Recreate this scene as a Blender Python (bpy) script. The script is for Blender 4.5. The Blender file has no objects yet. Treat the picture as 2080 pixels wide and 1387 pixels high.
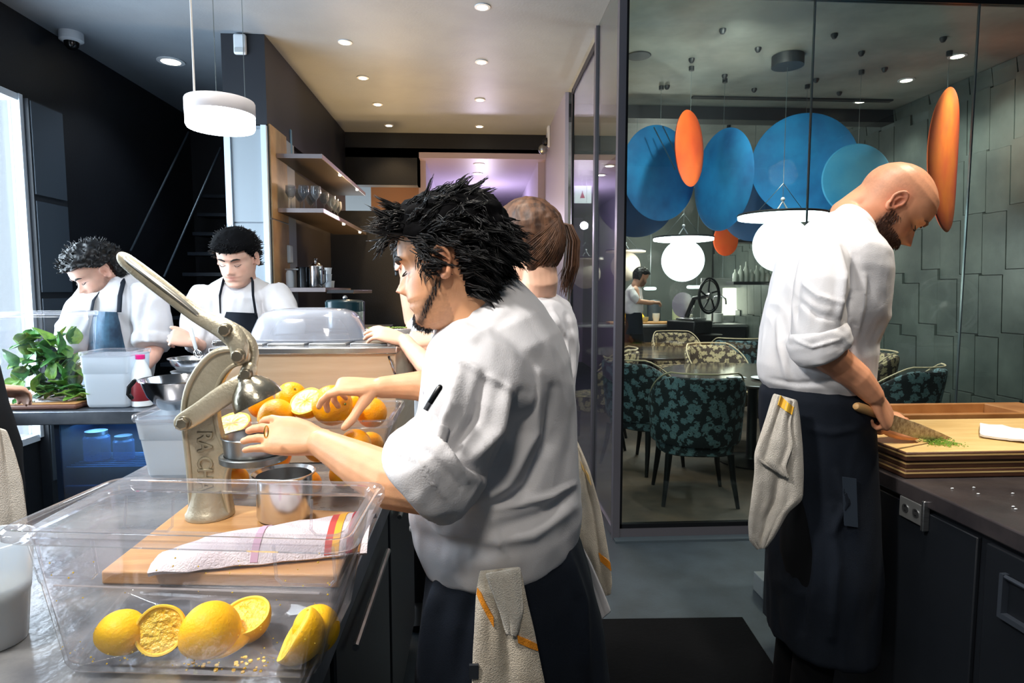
import bpy, bmesh, math, random
import numpy as np
from mathutils import Vector as V, Matrix, noise
random.seed(7)
PI = math.pi
SC = bpy.context.scene
COL = SC.collection
# ------------------------------------------------------------------ camera (photograph 2080x1387)
F_PX = 1250.0
CAM_H = 1.42
_p = math.atan(103.5 / F_PX)
_yaw = math.atan(74 / F_PX * math.cos(_p))
CF = V((math.sin(_yaw) * math.cos(_p), math.cos(_yaw) * math.cos(_p), -math.sin(_p)))
CR = V((math.cos(_yaw), -math.sin(_yaw), 0))
CU = CR.cross(CF)
CC = V((0, 0, CAM_H))
def ray(x, y): return CF + CR * ((x - 1040) / F_PX) - CU * ((y - 693.5) / F_PX)
AT = [1.0]
def at(x, y, Y):
    r = ray(x, y); return CC + r * (Y * AT[0] / r.y)
def onz(x, y, z):
    r = ray(x, y); return CC + r * ((z - CAM_H) / r.z)
def onx(x, y, X):
    r = ray(x, y); return CC + r * (X / r.x)
cam = bpy.data.cameras.new('camera'); camo = bpy.data.objects.new('camera', cam); COL.objects.link(camo)
cam.sensor_width = 36; cam.lens = 36 * F_PX / 2080; cam.clip_start = 0.05
camo.matrix_world = Matrix.Translation(CC) @ Matrix((CR, CU, -CF)).transposed().to_4x4()
SC.camera = camo
# ------------------------------------------------------------------ view, world, large lights
SC.view_settings.view_transform = 'Standard'; SC.view_settings.look = 'None'
SC.view_settings.gamma = 1; SC.view_settings.use_curve_mapping = False
SC.view_settings.exposure = 0.5
W = bpy.data.worlds.new('world'); SC.world = W; W.use_nodes = True
W.node_tree.nodes['Background'].inputs[0].default_value = (0.75, 0.9, 1, 1)
W.node_tree.nodes['Background'].inputs[1].default_value = 2.2
try:
    SC.cycles.transparent_max_bounces = 24; SC.cycles.max_bounces = 8; SC.cycles.caustics_reflective = False; SC.cycles.caustics_refractive = False
    SC.cycles.use_denoising = True
except Exception: pass
def area(name, loc, direction, sx, sy, power, col=(1, 1, 1)):
    l = bpy.data.lights.new(name, 'AREA'); l.shape = 'RECTANGLE'; l.size = sx; l.size_y = sy; l.energy = power; l.color = col
    o = bpy.data.objects.new(name, l); COL.objects.link(o); o.location = loc
    o.rotation_euler = V(direction).to_track_quat('-Z', 'Y').to_euler(); return o
def point(name, loc, power, col=(1, 1, 1), r=.05):
    l = bpy.data.lights.new(name, 'POINT'); l.energy = power; l.color = col; l.shadow_soft_size = r
    o = bpy.data.objects.new(name, l); COL.objects.link(o); o.location = loc; return o
def spot(name, loc, direction, power, col=(1, 1, 1), ang=100, blend=.6, r=.04):
    l = bpy.data.lights.new(name, 'SPOT'); l.energy = power; l.color = col; l.shadow_soft_size = r; l.spot_size = math.radians(ang); l.spot_blend = blend
    o = bpy.data.objects.new(name, l); COL.objects.link(o); o.location = loc
    o.rotation_euler = V(direction).to_track_quat('-Z', 'Y').to_euler(); return o
COOL = (0.82, 0.91, 1.0); WARM = (1.0, 0.68, 0.36); NEUT = (1.0, 0.95, 0.88)
area('daylight_window', (-2.79, 2.61, 1.56), (1, 0.0, 0), 2.7, 2.06, 135, COOL)
spot('kitchen_spot_key', (-1.35, .45, 3.05), (.45, .32, -1), 230, (1, .955, .90), 95, .8, .16)
spot('kitchen_spot_fill', (-.35, -.7, 3.05), (.05, .6, -1), 85, (1, .92, .82), 110, .8, .2)
spot('kitchen_spot_left', (-1.7, 1.7, 3.05), (.1, .35, -1), 66, COOL, 115, .8, .14)
spot('kitchen_spot_mid', (-.45, 1.75, 3.05), (-.1, -.05, -1), 60, (1, .9, .76), 100, .8, .1)
spot('kitchen_spot_right', (.7, 1.15, 3.05), (.3, .35, -1), 72, NEUT, 95, .8, .12)
spot('board_spot', (1.75, 1.5, 3.05), (0, .1, -1), 130, (1, .88, .7), 70, .8, .1)
for _y in (4.4, 5.2, 6.0): spot('warm_ceiling_fill', (-.45, _y, .9), (.05, .05, 1), 62, (1, .58, .22), 130, .9, .1)  # added warm fills aimed up to gild the ceiling, not heat lamps
spot('disc_fill', (1.6, 3.75, 3.0), (.25, .8, -.55), 60, NEUT, 120, .9, .05); spot('dining_floor_fill', (1.5, 4.0, 3.05), (0, .1, -1), 40, (1, .8, .6), 110, .9, .05)  # fills added to brighten the discs and the dining floor
spot('slicer_fill', (2.6, 1.9, 3.05), (.25, .35, -1), 60, NEUT, 60, .6, .05); spot('tile_graze_fill', (3.45, 3.9, 3.0), (.22, .5, -1), 60, NEUT, 120, .9, .05)  # added lights: one for the mirrored slicer, one grazing the tile edges
spot('dining_uplight', (1.9, 4.5, 1.9), (-.25, .0, 1), 30, NEUT, 90, 1, .1)
# ------------------------------------------------------------------ materials
def lin(c):
    def g(v):
        v /= 255
        return v / 12.92 if v <= .04045 else ((v + .055) / 1.055) ** 2.4
    return (g(c[0]), g(c[1]), g(c[2]), 1)
def mat(name, c, rough=.5, metal=0, c2=None, ns=6, bump=0, bs=None, spec=.5, emit=None, es=0, coord='Object', detail=4, stretch=None, sss=0, coat=0, sheen=0):
    m = bpy.data.materials.new(name); m.use_nodes = True; nt = m.node_tree; b = nt.nodes['Principled BSDF']
    b.inputs['Base Color'].default_value = lin(c); b.inputs['Roughness'].default_value = rough; b.inputs['Metallic'].default_value = metal
    b.inputs['Specular IOR Level'].default_value = spec
    if sss: b.inputs['Subsurface Weight'].default_value = sss; b.inputs['Subsurface Radius'].default_value = (.012, .005, .003); b.inputs['Subsurface Scale'].default_value = 1
    if coat: b.inputs['Coat Weight'].default_value = coat; b.inputs['Coat Roughness'].default_value = .1
    if sheen: b.inputs['Sheen Weight'].default_value = sheen
    if emit: b.inputs['Emission Color'].default_value = lin(emit); b.inputs['Emission Strength'].default_value = es
    if c2 or bump:
        tc = nt.nodes.new('ShaderNodeTexCoord'); mp = nt.nodes.new('ShaderNodeMapping'); nt.links.new(tc.outputs[coord], mp.inputs[0])
        if stretch: mp.inputs['Scale'].default_value = stretch
    if c2:
        n = nt.nodes.new('ShaderNodeTexNoise'); n.inputs['Scale'].default_value = ns; n.inputs['Detail'].default_value = detail; n.inputs['Roughness'].default_value = .6
        nt.links.new(mp.outputs[0], n.inputs['Vector'])
        r = nt.nodes.new('ShaderNodeValToRGB'); r.color_ramp.elements[0].position = .35; r.color_ramp.elements[1].position = .65
        r.color_ramp.elements[0].color = lin(c); r.color_ramp.elements[1].color = lin(c2)
        nt.links.new(n.outputs[0], r.inputs[0]); nt.links.new(r.outputs[0], b.inputs['Base Color'])
    if bump:
        n2 = nt.nodes.new('ShaderNodeTexNoise'); n2.inputs['Scale'].default_value = bs or ns * 4; n2.inputs['Detail'].default_value = 3
        nt.links.new(mp.outputs[0], n2.inputs['Vector'])
        bp = nt.nodes.new('ShaderNodeBump'); bp.inputs['Strength'].default_value = bump; bp.inputs['Distance'].default_value = .01
        nt.links.new(n2.outputs[0], bp.inputs['Height']); nt.links.new(bp.outputs[0], b.inputs['Normal'])
    return m
def clear(name, tint=(245, 248, 250), haze=.08, gl=.5, rough=.05, hazecol=(235, 240, 245), edge=.35, spots=0, base=.03):
    """thin clear plastic or glass: see-through, glossy by angle, a little milky"""
    m = bpy.data.materials.new(name); m.use_nodes = True; nt = m.node_tree; nt.nodes.clear(); L = nt.links
    out = nt.nodes.new('ShaderNodeOutputMaterial'); tr = nt.nodes.new('ShaderNodeBsdfTransparent'); tr.inputs[0].default_value = lin(tint)
    g = nt.nodes.new('ShaderNodeBsdfGlossy'); g.inputs['Roughness'].default_value = rough
    df = nt.nodes.new('ShaderNodeBsdfDiffuse'); df.inputs[0].default_value = lin(hazecol)
    tl = nt.nodes.new('ShaderNodeBsdfTranslucent'); tl.inputs[0].default_value = lin(hazecol)
    ad = nt.nodes.new('ShaderNodeMixShader'); L.new(df.outputs[0], ad.inputs[1]); L.new(tl.outputs[0], ad.inputs[2])
    m1 = nt.nodes.new('ShaderNodeMixShader'); L.new(tr.outputs[0], m1.inputs[1]); L.new(ad.outputs[0], m1.inputs[2])
    lw = nt.nodes.new('ShaderNodeLayerWeight'); lw.inputs[0].default_value = .25
    ma = nt.nodes.new('ShaderNodeMath'); ma.operation = 'MULTIPLY_ADD'; L.new(lw.outputs['Facing'], ma.inputs[0]); ma.inputs[1].default_value = edge; ma.inputs[2].default_value = haze
    if spots:
        tc = nt.nodes.new('ShaderNodeTexCoord'); n = nt.nodes.new('ShaderNodeTexNoise'); n.inputs['Scale'].default_value = 9; n.inputs['Detail'].default_value = 8; L.new(tc.outputs['Object'], n.inputs[0])
        rr = nt.nodes.new('ShaderNodeMapRange'); rr.inputs[1].default_value = .4; rr.inputs[2].default_value = .75; rr.inputs[3].default_value = 0; rr.inputs[4].default_value = spots
        L.new(n.outputs[0], rr.inputs[0]); m2 = nt.nodes.new('ShaderNodeMath'); m2.operation = 'ADD'; L.new(ma.outputs[0], m2.inputs[0]); L.new(rr.outputs[0], m2.inputs[1]); L.new(m2.outputs[0], m1.inputs[0])
    else: L.new(ma.outputs[0], m1.inputs[0])
    fr = nt.nodes.new('ShaderNodeLayerWeight'); fr.inputs[0].default_value = .5
    pw = nt.nodes.new('ShaderNodeMath'); pw.operation = 'POWER'; L.new(fr.outputs['Facing'], pw.inputs[0]); pw.inputs[1].default_value = 3.5
    mg = nt.nodes.new('ShaderNodeMath'); mg.operation = 'MULTIPLY_ADD'; L.new(pw.outputs[0], mg.inputs[0]); mg.inputs[1].default_value = gl; mg.inputs[2].default_value = base
    m3 = nt.nodes.new('ShaderNodeMixShader'); L.new(mg.outputs[0], m3.inputs[0]); L.new(m1.outputs[0], m3.inputs[1]); L.new(g.outputs[0], m3.inputs[2])
    L.new(m3.outputs[0], out.inputs[0]); return m
def emis(name, c, s):
    m = bpy.data.materials.new(name); m.use_nodes = True; nt = m.node_tree; nt.nodes.clear()
    o = nt.nodes.new('ShaderNodeOutputMaterial'); e = nt.nodes.new('ShaderNodeEmission'); e.inputs[0].default_value = lin(c); e.inputs[1].default_value = s
    nt.links.new(e.outputs[0], o.inputs[0]); return m
def attrmat(name, rough=.5, sss=.1, bump=.15, bs=300, spec=.5):
    m = bpy.data.materials.new(name); m.use_nodes = True; nt = m.node_tree; b = nt.nodes['Principled BSDF']
    a = nt.nodes.new('ShaderNodeVertexColor'); a.layer_name = 'tone'; nt.links.new(a.outputs[0], b.inputs['Base Color'])
    b.inputs['Roughness'].default_value = rough; b.inputs['Specular IOR Level'].default_value = spec
    b.inputs['Subsurface Weight'].default_value = sss; b.inputs['Subsurface Radius'].default_value = (.012, .005, .003); b.inputs['Subsurface Scale'].default_value = 1
    tc = nt.nodes.new('ShaderNodeTexCoord'); n2 = nt.nodes.new('ShaderNodeTexNoise'); n2.inputs['Scale'].default_value = bs; n2.inputs['Detail'].default_value = 3
    nt.links.new(tc.outputs['Object'], n2.inputs['Vector'])
    bp = nt.nodes.new('ShaderNodeBump'); bp.inputs['Strength'].default_value = bump; bp.inputs['Distance'].default_value = .002
    nt.links.new(n2.outputs[0], bp.inputs['Height']); nt.links.new(bp.outputs[0], b.inputs['Normal'])
    return m
# ------------------------------------------------------------------ mesh collector
def frame_to(d, up=V((0, 0, 1))):
    d = V(d).normalized(); a = d.cross(up)
    if a.length < 1e-4: a = d.cross(V((0, 1, 0)))
    a.normalize(); return a, a.cross(d).normalized(), d
class G:
    def __init__(s): s.v = []; s.f = []; s.mi = []
    def add(s, vs, fs, mi=0):
        o = len(s.v); s.v += [tuple(v) for v in vs]; s.f += [tuple(i + o for i in f) for f in fs]; s.mi += [mi] * len(fs); return s
    def box(s, a, b, M=None, mi=0):
        x0, y0, z0 = a; x1, y1, z1 = b
        vs = [V(p) for p in ((x0, y0, z0), (x1, y0, z0), (x1, y1, z0), (x0, y1, z0), (x0, y0, z1), (x1, y0, z1), (x1, y1, z1), (x0, y1, z1))]
        if M: vs = [M @ v for v in vs]
        return s.add(vs, [(0, 3, 2, 1), (4, 5, 6, 7), (0, 1, 5, 4), (1, 2, 6, 5), (2, 3, 7, 6), (3, 0, 4, 7)], mi)
    def loft(s, rings, cap=True, closed=False, mi=0):
        n = len(rings[0]); vs = [p for r in rings for p in r]; fs = []; m = len(rings)
        for i in range(m if closed else m - 1):
            for j in range(n):
                a = i * n + j; b = i * n + (j + 1) % n; k = (i + 1) % m
                fs.append((a, b, k * n + (j + 1) % n, k * n + j))
        if cap and not closed:
            c0 = len(vs); vs = list(vs) + [sum((V(p) for p in rings[0]), V()) / n, sum((V(p) for p in rings[-1]), V()) / n]
            for j in range(n): fs.append((c0, (j + 1) % n, j)); fs.append((c0 + 1, (m - 1) * n + j, (m - 1) * n + (j + 1) % n))
        return s.add(vs, fs, mi)
    def tube(s, pts, rad, n=12, cap=True, round_=False, flat=None, up=None, mi=0):
        pts = [V(p) for p in pts]
        if not hasattr(rad, '__len__'): rad = [rad] * len(pts)
        rad = list(rad)
        if round_:
            d0 = (pts[0] - pts[1]).normalized(); d1 = (pts[-1] - pts[-2]).normalized(); r0, r1 = rad[0], rad[-1]; p0, p1 = pts[0], pts[-1]
            pts = [p0 + d0 * r0 * .97, p0 + d0 * r0 * .7] + pts + [p1 + d1 * r1 * .7, p1 + d1 * r1 * .97]
            rad = [r0 * .22, r0 * .71] + rad + [r1 * .71, r1 * .22]
        rings = []; pa = None
        for i, p in enumerate(pts):
            d = (pts[min(i + 1, len(pts) - 1)] - pts[max(i - 1, 0)])
            if d.length < 1e-9: d = V((0, 0, 1))
            d.normalize()
            if pa is None: a, b, _ = frame_to(d, V(up) if up else V((0, 0, 1)))
            else:
                a = pa - d * pa.dot(d); a.normalize()
            b = d.cross(a); pa = a
            fl = 1 if flat is None else flat
            rings.append([p + a * rad[i] * math.cos(t) + b * rad[i] * fl * math.sin(t) for t in (2 * PI * k / n for k in range(n))])
        return s.loft(rings, cap, mi=mi)
    def lathe(s, prof, c=(0, 0, 0), n=32, M=None, cap=True, mi=0):
        rings = []
        for r, z in prof:
            ring = [V((c[0] + r * math.cos(t), c[1] + r * math.sin(t), c[2] + z)) for t in (2 * PI * k / n for k in range(n))]
            if M: ring = [M @ p for p in ring]
            rings.append(ring)
        return s.loft(rings, cap, mi=mi)
    def ball(s, c, r, n=20, M=None, mi=0, sc=(1, 1, 1)):
        h = n // 2; rings = []
        for i in range(h + 1):
            a = -PI / 2 + PI * (i + .02) / (h + .04); ring = [V((r * sc[0] * math.cos(a) * math.cos(t), r * sc[1] * math.cos(a) * math.sin(t), r * sc[2] * math.sin(a))) for t in (2 * PI * k / n for k in range(n))]
            if M: ring = [M @ p for p in ring]
            rings.append([p + V(c) for p in ring])
        return s.loft(rings, True, mi=mi)
    def prism(s, poly, d, M=None, mi=0):
        """poly: 3-D points of a planar outline, d: thickness vector"""
        n = len(poly); d = V(d); a = [V(p) for p in poly]; b = [p + d for p in a]
        vs = a + b
        if M: vs = [M @ v for v in vs]
        return s.add(vs, [tuple(range(n - 1, -1, -1)), tuple(range(n, 2 * n))] + [(i, (i + 1) % n, n + (i + 1) % n, n + i) for i in range(n)], mi)
    def sheet(s, rows, th=.003, mi=0):
        """a cloth or plate from a grid of points, given thickness along its normals"""
        m, n = len(rows), len(rows[0]); P = [[V(p) for p in r] for r in rows]; N = []
        for i in range(m):
            for j in range(n):
                du = P[i][min(j + 1, n - 1)] - P[i][max(j - 1, 0)]; dv = P[min(i + 1, m - 1)][j] - P[max(i - 1, 0)][j]; q = du.cross(dv)
                N.append(q.normalized() if q.length > 1e-12 else V((0, 0, 1)))
        A = [P[i][j] + N[i * n + j] * th / 2 for i in range(m) for j in range(n)]; B = [P[i][j] - N[i * n + j] * th / 2 for i in range(m) for j in range(n)]
        fs = []; o = m * n
        for i in range(m - 1):
            for j in range(n - 1):
                a, b, c, d = i * n + j, i * n + j + 1, (i + 1) * n + j + 1, (i + 1) * n + j
                fs += [(a, b, c, d), (o + d, o + c, o + b, o + a)]
        for i in range(m - 1): fs += [(i * n, (i + 1) * n, o + (i + 1) * n, o + i * n), ((i + 1) * n + n - 1, i * n + n - 1, o + i * n + n - 1, o + (i + 1) * n + n - 1)]
        for j in range(n - 1): fs += [(j + 1, j, o + j, o + j + 1), ((m - 1) * n + j, (m - 1) * n + j + 1, o + (m - 1) * n + j + 1, o + (m - 1) * n + j)]
        return s.add(A + B, fs, mi)
    def mesh(s, name):
        m = bpy.data.meshes.new(name); m.from_pydata(s.v, [], s.f); m.validate(); return m
    def build(s, name, mats, parent=None, bevel=0, smooth=True, segs=2, sub=0, fix=False, **kw):
        m = s.mesh(name); mats = mats if isinstance(mats, (list, tuple)) else [mats]
        for x in mats: m.materials.append(x)
        if len(mats) > 1 and len(m.polygons) == len(s.mi): m.polygons.foreach_set('material_index', s.mi)
        if fix:
            bm = bmesh.new(); bm.from_mesh(m); bmesh.ops.recalc_face_normals(bm, faces=bm.faces); bm.to_mesh(m); bm.free()
        o = bpy.data.objects.new(name, m); COL.objects.link(o)
        if smooth:
            m.polygons.foreach_set('use_smooth', [True] * len(m.polygons)); 
            if smooth != 'all':
                try: m.set_sharp_from_angle(angle=math.radians(38))
                except Exception: pass
        if bevel:
            b = o.modifiers.new('bevel', 'BEVEL'); b.width = bevel; b.segments = segs; b.limit_method = 'ANGLE'; b.angle_limit = math.radians(35); b.harden_normals = False
        if sub: q = o.modifiers.new('sub', 'SUBSURF'); q.levels = sub; q.render_levels = sub
        return fin(o, parent, **kw)
def fin(o, parent=None, label=None, cat=None, group=None, kind=None):
    if parent:
        o.parent = parent; o.matrix_parent_inverse = Matrix.Translation(-WLOC(parent))
    if label: o['label'] = label
    if cat: o['category'] = cat
    if group: o['group'] = group
    if kind: o['kind'] = kind
    return o
def WLOC(o):
    l = o.location.copy()
    return V((0, 0, 0)) if o.parent else l
def thing(name, label, cat, loc=(0, 0, 0), group=None):
    o = bpy.data.objects.new(name, None); COL.objects.link(o); o.location = loc; o.empty_display_size = .05
    o['label'] = label; o['category'] = cat
    if group: o['group'] = group
    return o
def kids(o): return [c for c in COL.objects if c.parent == o]
def dup(root, loc, rz=0, label=None, group=None, s=1):
    r = root.copy(); COL.objects.link(r); r.location = loc; r.rotation_euler = (0, 0, rz); r.scale = (s, s, s)
    if label: r['label'] = label
    if group: r['group'] = group
    for ch in kids(root):
        c = ch.copy(); COL.objects.link(c); c.parent = r
        for g in kids(ch):
            d = g.copy(); COL.objects.link(d); d.parent = c
    return r
def bake(o, voxel=None, sm=3, smf=.5):
    """apply remesh + smoothing and return plain mesh arrays"""
    if voxel:
        r = o.modifiers.new('r', 'REMESH'); r.mode = 'VOXEL'; r.voxel_size = voxel; r.use_smooth_shade = True
    if sm:
        q = o.modifiers.new('s', 'SMOOTH'); q.factor = smf; q.iterations = sm
    dg = bpy.context.evaluated_depsgraph_get(); dg.update()
    m = bpy.data.meshes.new_from_object(o.evaluated_get(dg)); old = o.data; mats = list(old.materials)
    o.modifiers.clear(); o.data = m; m.name = old.name
    if not len(m.materials):
        for x in mats: m.materials.append(x)
    m.polygons.foreach_set('use_smooth', [True] * len(m.polygons))
    return o
def coords(m):
    a = np.empty(len(m.vertices) * 3); m.vertices.foreach_get('co', a); return a.reshape(-1, 3)
def normals(m):
    a = np.empty(len(m.vertices) * 3); m.vertex_normals.foreach_get('vector', a); return a.reshape(-1, 3)
def setco(m, a): m.vertices.foreach_set('co', a.ravel()); m.update()
def paint(m, cols):
    a = m.color_attributes.new('tone', 'FLOAT_COLOR', 'POINT'); c = np.ones((len(m.vertices), 4)); c[:, :3] = cols; a.data.foreach_set('color', c.ravel())
def fnoise(P, sc, seed=0):
    """vectorised value noise in [-1,1]"""
    Q = P * np.asarray(sc) + seed * 17.13; I = np.floor(Q).astype(np.int64); Fr = Q - I; Fr = Fr * Fr * (3 - 2 * Fr); out = 0
    for dx in (0, 1):
        for dy in (0, 1):
            for dz in (0, 1):
                h = (I[:, 0] + dx) * 73856093 ^ (I[:, 1] + dy) * 19349663 ^ (I[:, 2] + dz) * 83492791
                h = (h ^ (h >> 13)) * 1274126177 & 0x7fffffff; h = (h ^ (h >> 16)) % 65536 / 32767.5 - 1
                w = (Fr[:, 0] if dx else 1 - Fr[:, 0]) * (Fr[:, 1] if dy else 1 - Fr[:, 1]) * (Fr[:, 2] if dz else 1 - Fr[:, 2]); out = out + h * w
    return out
def text_obj(txt, M, size, depth, m, parent, name='lettering', bevel=0, align='CENTER', xs=1):
    c = bpy.data.curves.new(name, 'FONT'); c.body = txt; c.size = size; c.extrude = depth; c.bevel_depth = bevel; c.align_x = align; c.align_y = 'CENTER'; c.resolution_u = 3
    t = bpy.data.objects.new(name, c); COL.objects.link(t); dg = bpy.context.evaluated_depsgraph_get(); dg.update()
    me = bpy.data.meshes.new_from_object(t.evaluated_get(dg)); bpy.data.objects.remove(t)
    me.transform(M @ Matrix.Diagonal((xs, 1, 1, 1))); me.materials.clear(); me.materials.append(m); o = bpy.data.objects.new(name, me); COL.objects.link(o)
    return fin(o, parent)
# ================================================================== SETTING
M_ceil = mat('ceiling_paint', (142, 152, 162), .45, c2=(132, 142, 152), ns=2, bump=.1, bs=60)
M_ceil2 = mat('dining_ceiling_paint', (150, 156, 152), .5, c2=(120, 126, 124), ns=2.5, bump=.15, bs=120)
M_dark = mat('dark_wall', (17, 21, 28), .55, c2=(12, 15, 22), ns=2, bump=.1, bs=80)
M_dark2 = mat('charcoal_wall', (38, 42, 48), .5, c2=(30, 34, 40), ns=3)
M_floor = mat('kitchen_floor_mat', (52, 64, 74), .6, c2=(40, 50, 58), ns=5, bump=.1, bs=80)
M_floor2 = mat('dining_floor_mat', (112, 96, 84), .65, c2=(74, 68, 64), ns=2.2, detail=6, bump=.1)
M_frame = mat('frame_metal', (122, 120, 128), .4, .7)
M_framed = mat('frame_dark_metal', (28, 30, 34), .4, .6)
M_seam = mat('seam_metal', (120, 132, 136), .3, .8)
M_glass = clear('partition_glass', (232, 240, 236), .0, .9, .0, edge=.02, base=.06)
M_tile = mat('wall_tile', (96, 104, 100), .3, .15, c2=(74, 82, 80), ns=3, bump=.08, bs=40)
M_grout = mat('wall_grout', (26, 28, 30), .7)
M_white = mat('white_paint', (214, 222, 230), .45)
M_steel = mat('brushed_steel', (176, 178, 180), .32, .95, c2=(150, 152, 154), ns=30, bump=.04, bs=200, stretch=(1, 1, 12))
M_steelc = mat('counter_steel', (150, 156, 165), .34, .9, c2=(118, 124, 134), ns=5, bump=.05, bs=90)
M_light = emis('lamp_glow', (240, 250, 255), 14)
M_lightw = emis('downlight_glow', (255, 246, 220), 10)
M_purple = mat('corridor_paint', (170, 160, 180), .5)
M_tan = mat('tan_strip', (160, 132, 92), .5, c2=(140, 112, 76), ns=8)
ZC = 3.1
def struct(g, name, m, parent=None, **k): return g.build(name, m, parent, kind=None if parent else 'structure', smooth=False, **k)
# floors
struct(G().box((-2.9, -1.6, -.1), (4.1, 3.32, 0)), 'floor', M_floor)
struct(G().box((.78, 3.46, -.1), (4.1, 10.2, .0)), 'floor_dining', M_floor2)
struct(G().box((-2.9, 3.32, -.1), (.78, 12.2, 0)), 'floor_corridor', M_floor)
struct(G().box((.78, 3.32, -.1), (4.1, 3.46, .012)), 'trim_1', mat('threshold_stone', (60, 72, 80), .6))
# ceilings
struct(G().box((-2.9, -1.6, ZC), (.79, 6.8, ZC + .1)).box((.79, -1.6, ZC), (4.1, 3.36, ZC + .1)), 'ceiling', M_ceil)
struct(G().box((.79, 3.44, ZC), (4.1, 10.2, ZC + .1)), 'ceiling_dining', M_ceil2)
struct(G().box((-1.38, 6.8, 2.84), (.79, 12.2, 2.94)), 'ceiling_corridor', M_purple)
struct(G().box((-2.9, 6.8, 2.84), (-1.38, 12.2, 2.94)), 'ceiling_stair', M_dark)
# walls
wl = struct(G().box((-2.95, -1.6, 0), (-2.76, 1.2, ZC)).box((-2.95, 1.2, 0), (-2.76, 3.98, .5)).box((-2.95, 1.2, 2.6), (-2.76, 3.98, ZC)).box((-2.95, 3.98, 0), (-2.76, 7, ZC)), 'wall_left', M_dark)
wf = struct(G().box((-2.8, 1.2, .5), (-2.75, 1.26, 2.6)).box((-2.8, 3.97, .5), (-2.73, 4.0, 2.6)).box((-2.95, 1.2, 2.56), (-2.74, 3.98, 2.6)).box((-2.95, 1.2, .48), (-2.74, 3.98, .52)), 'window_1', M_white)
struct(G().box((-2.785, 1.26, .5), (-2.78, 3.97, 2.56)), 'glass_pane', clear('window_glass', haze=.0), wf)
pf = (-2.76, 3.86)
sp = struct(G().box((-2.77, 4.0, 0), (-2.70, 4.31, 2.58)), 'trim_2', M_dark2)
for z in (.5, 1.1, 1.7, 2.3):
    struct(G().box((-2.702, 4.01, z - .29), (-2.692, 4.30, z + .27)), 'panel', mat('side_panel', (66, 76, 86), .5) if z < .6 else bpy.data.materials['side_panel'], sp)
struct(G().box((-2.9, 6.3, 0), (-1.66, 6.5, ZC)), 'wall_stair', M_dark)
struct(G().box((-2.9, -1.7, 0), (4.1, -1.6, ZC)), 'wall_rear', mat('rear_wall', (150, 150, 150), .6))
struct(G().box((4.0, -1.7, 0), (4.1, 3.47, ZC + .05)), 'wall_right_kitchen', M_dark2)
struct(G().box((-1.38, 6.8, 2.9), (.8, 6.95, ZC)).box((-1.38, 6.8, 2.55), (-.60, 6.95, 2.9)).box((-.62, 6.8, 2.55), (-.60, 6.95, 2.9)), 'wall_header', M_dark)
struct(G().box((-1.46, 4.29, 2.52), (-1.38, 6.8, ZC)).box((-1.66, 4.29, 2.52), (-1.46, 6.8, ZC)), 'trim_3', mat('bulkhead_paint', (26, 30, 38), .5))
struct(G().box((-1.66, 4.9, 0), (-1.42, 6.95, 2.52)), 'wall_shelf_side', mat('shelf_wall', (52, 50, 52), .6))
struct(G().box((-1.42, 6.2, 0), (-.62, 6.3, 2.2)), 'wall_black_panel', M_dark)
struct(G().box((-1.38, 8.4, 0), (-.58, 8.5, 2.9)), 'wall_recess', mat('warm_wall', (150, 104, 60), .6))
struct(G().box((.70, 6.95, 0), (.79, 12.2, 2.84)), 'wall_corridor_right', M_purple)
struct(G().box((.77, 5.35, 0), (.80, 6.95, ZC)), 'wall_divider', mat('divider_paint', (150, 146, 160), .5))
struct(G().box((-.62, 6.95, 0), (-.54, 12.2, 2.84)), 'wall_corridor_left', M_purple)
struct(G().box((-.6, 12.1, 0), (.8, 12.2, 2.84)), 'wall_corridor_end', M_purple)
struct(G().box((.69, 8.0, 0), (.70, 8.9, 2.1)), 'door_1', mat('brown_door', (92, 58, 30), .5))
struct(G().box((.8, 5.68, 2.985), (4.1, 5.85, ZC)), 'trim_4', M_dark2)
struct(G().box((.8, 10.1, 0), (4.1, 10.2, ZC)), 'wall_back', mat('far_wall', (58, 64, 62), .5, c2=(80, 86, 80), ns=1.5))
# tiled wall: staggered tall tiles, each slightly tilted
wr = struct(G().box((3.93, 3.46, 0), (4.05, 10.2, ZC)), 'wall_right', M_grout)
me_t = None
yy = 3.50; ci = 0
while yy < 9.8:
    z = -.30 + (.0 if ci % 2 else -.065) + .03 * math.sin(ci * 2.1)
    while z < ZC - .02:
        z1 = min(z + .463, ZC - .005); z0 = max(z, .0)
        if z1 - z0 > .04:
            t0, t1 = .012, .034
            y0, y1 = yy + .003, yy + .212
            g = G().add([(3.93, y0, z0), (3.93, y1, z0), (3.93, y1, z1), (3.93, y0, z1), (3.93 - t0, y0, z0), (3.93 - t0, y1, z0), (3.93 - t1, y1, z1), (3.93 - t1, y0, z1)],
                        [(0, 1, 2, 3), (7, 6, 5, 4), (0, 4, 5, 1), (1, 5, 6, 2), (2, 6, 7, 3), (3, 7, 4, 0)])
            g.build('tile', M_tile, wr, smooth=False)
        z += .47
    yy += .2155; ci += 1
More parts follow.
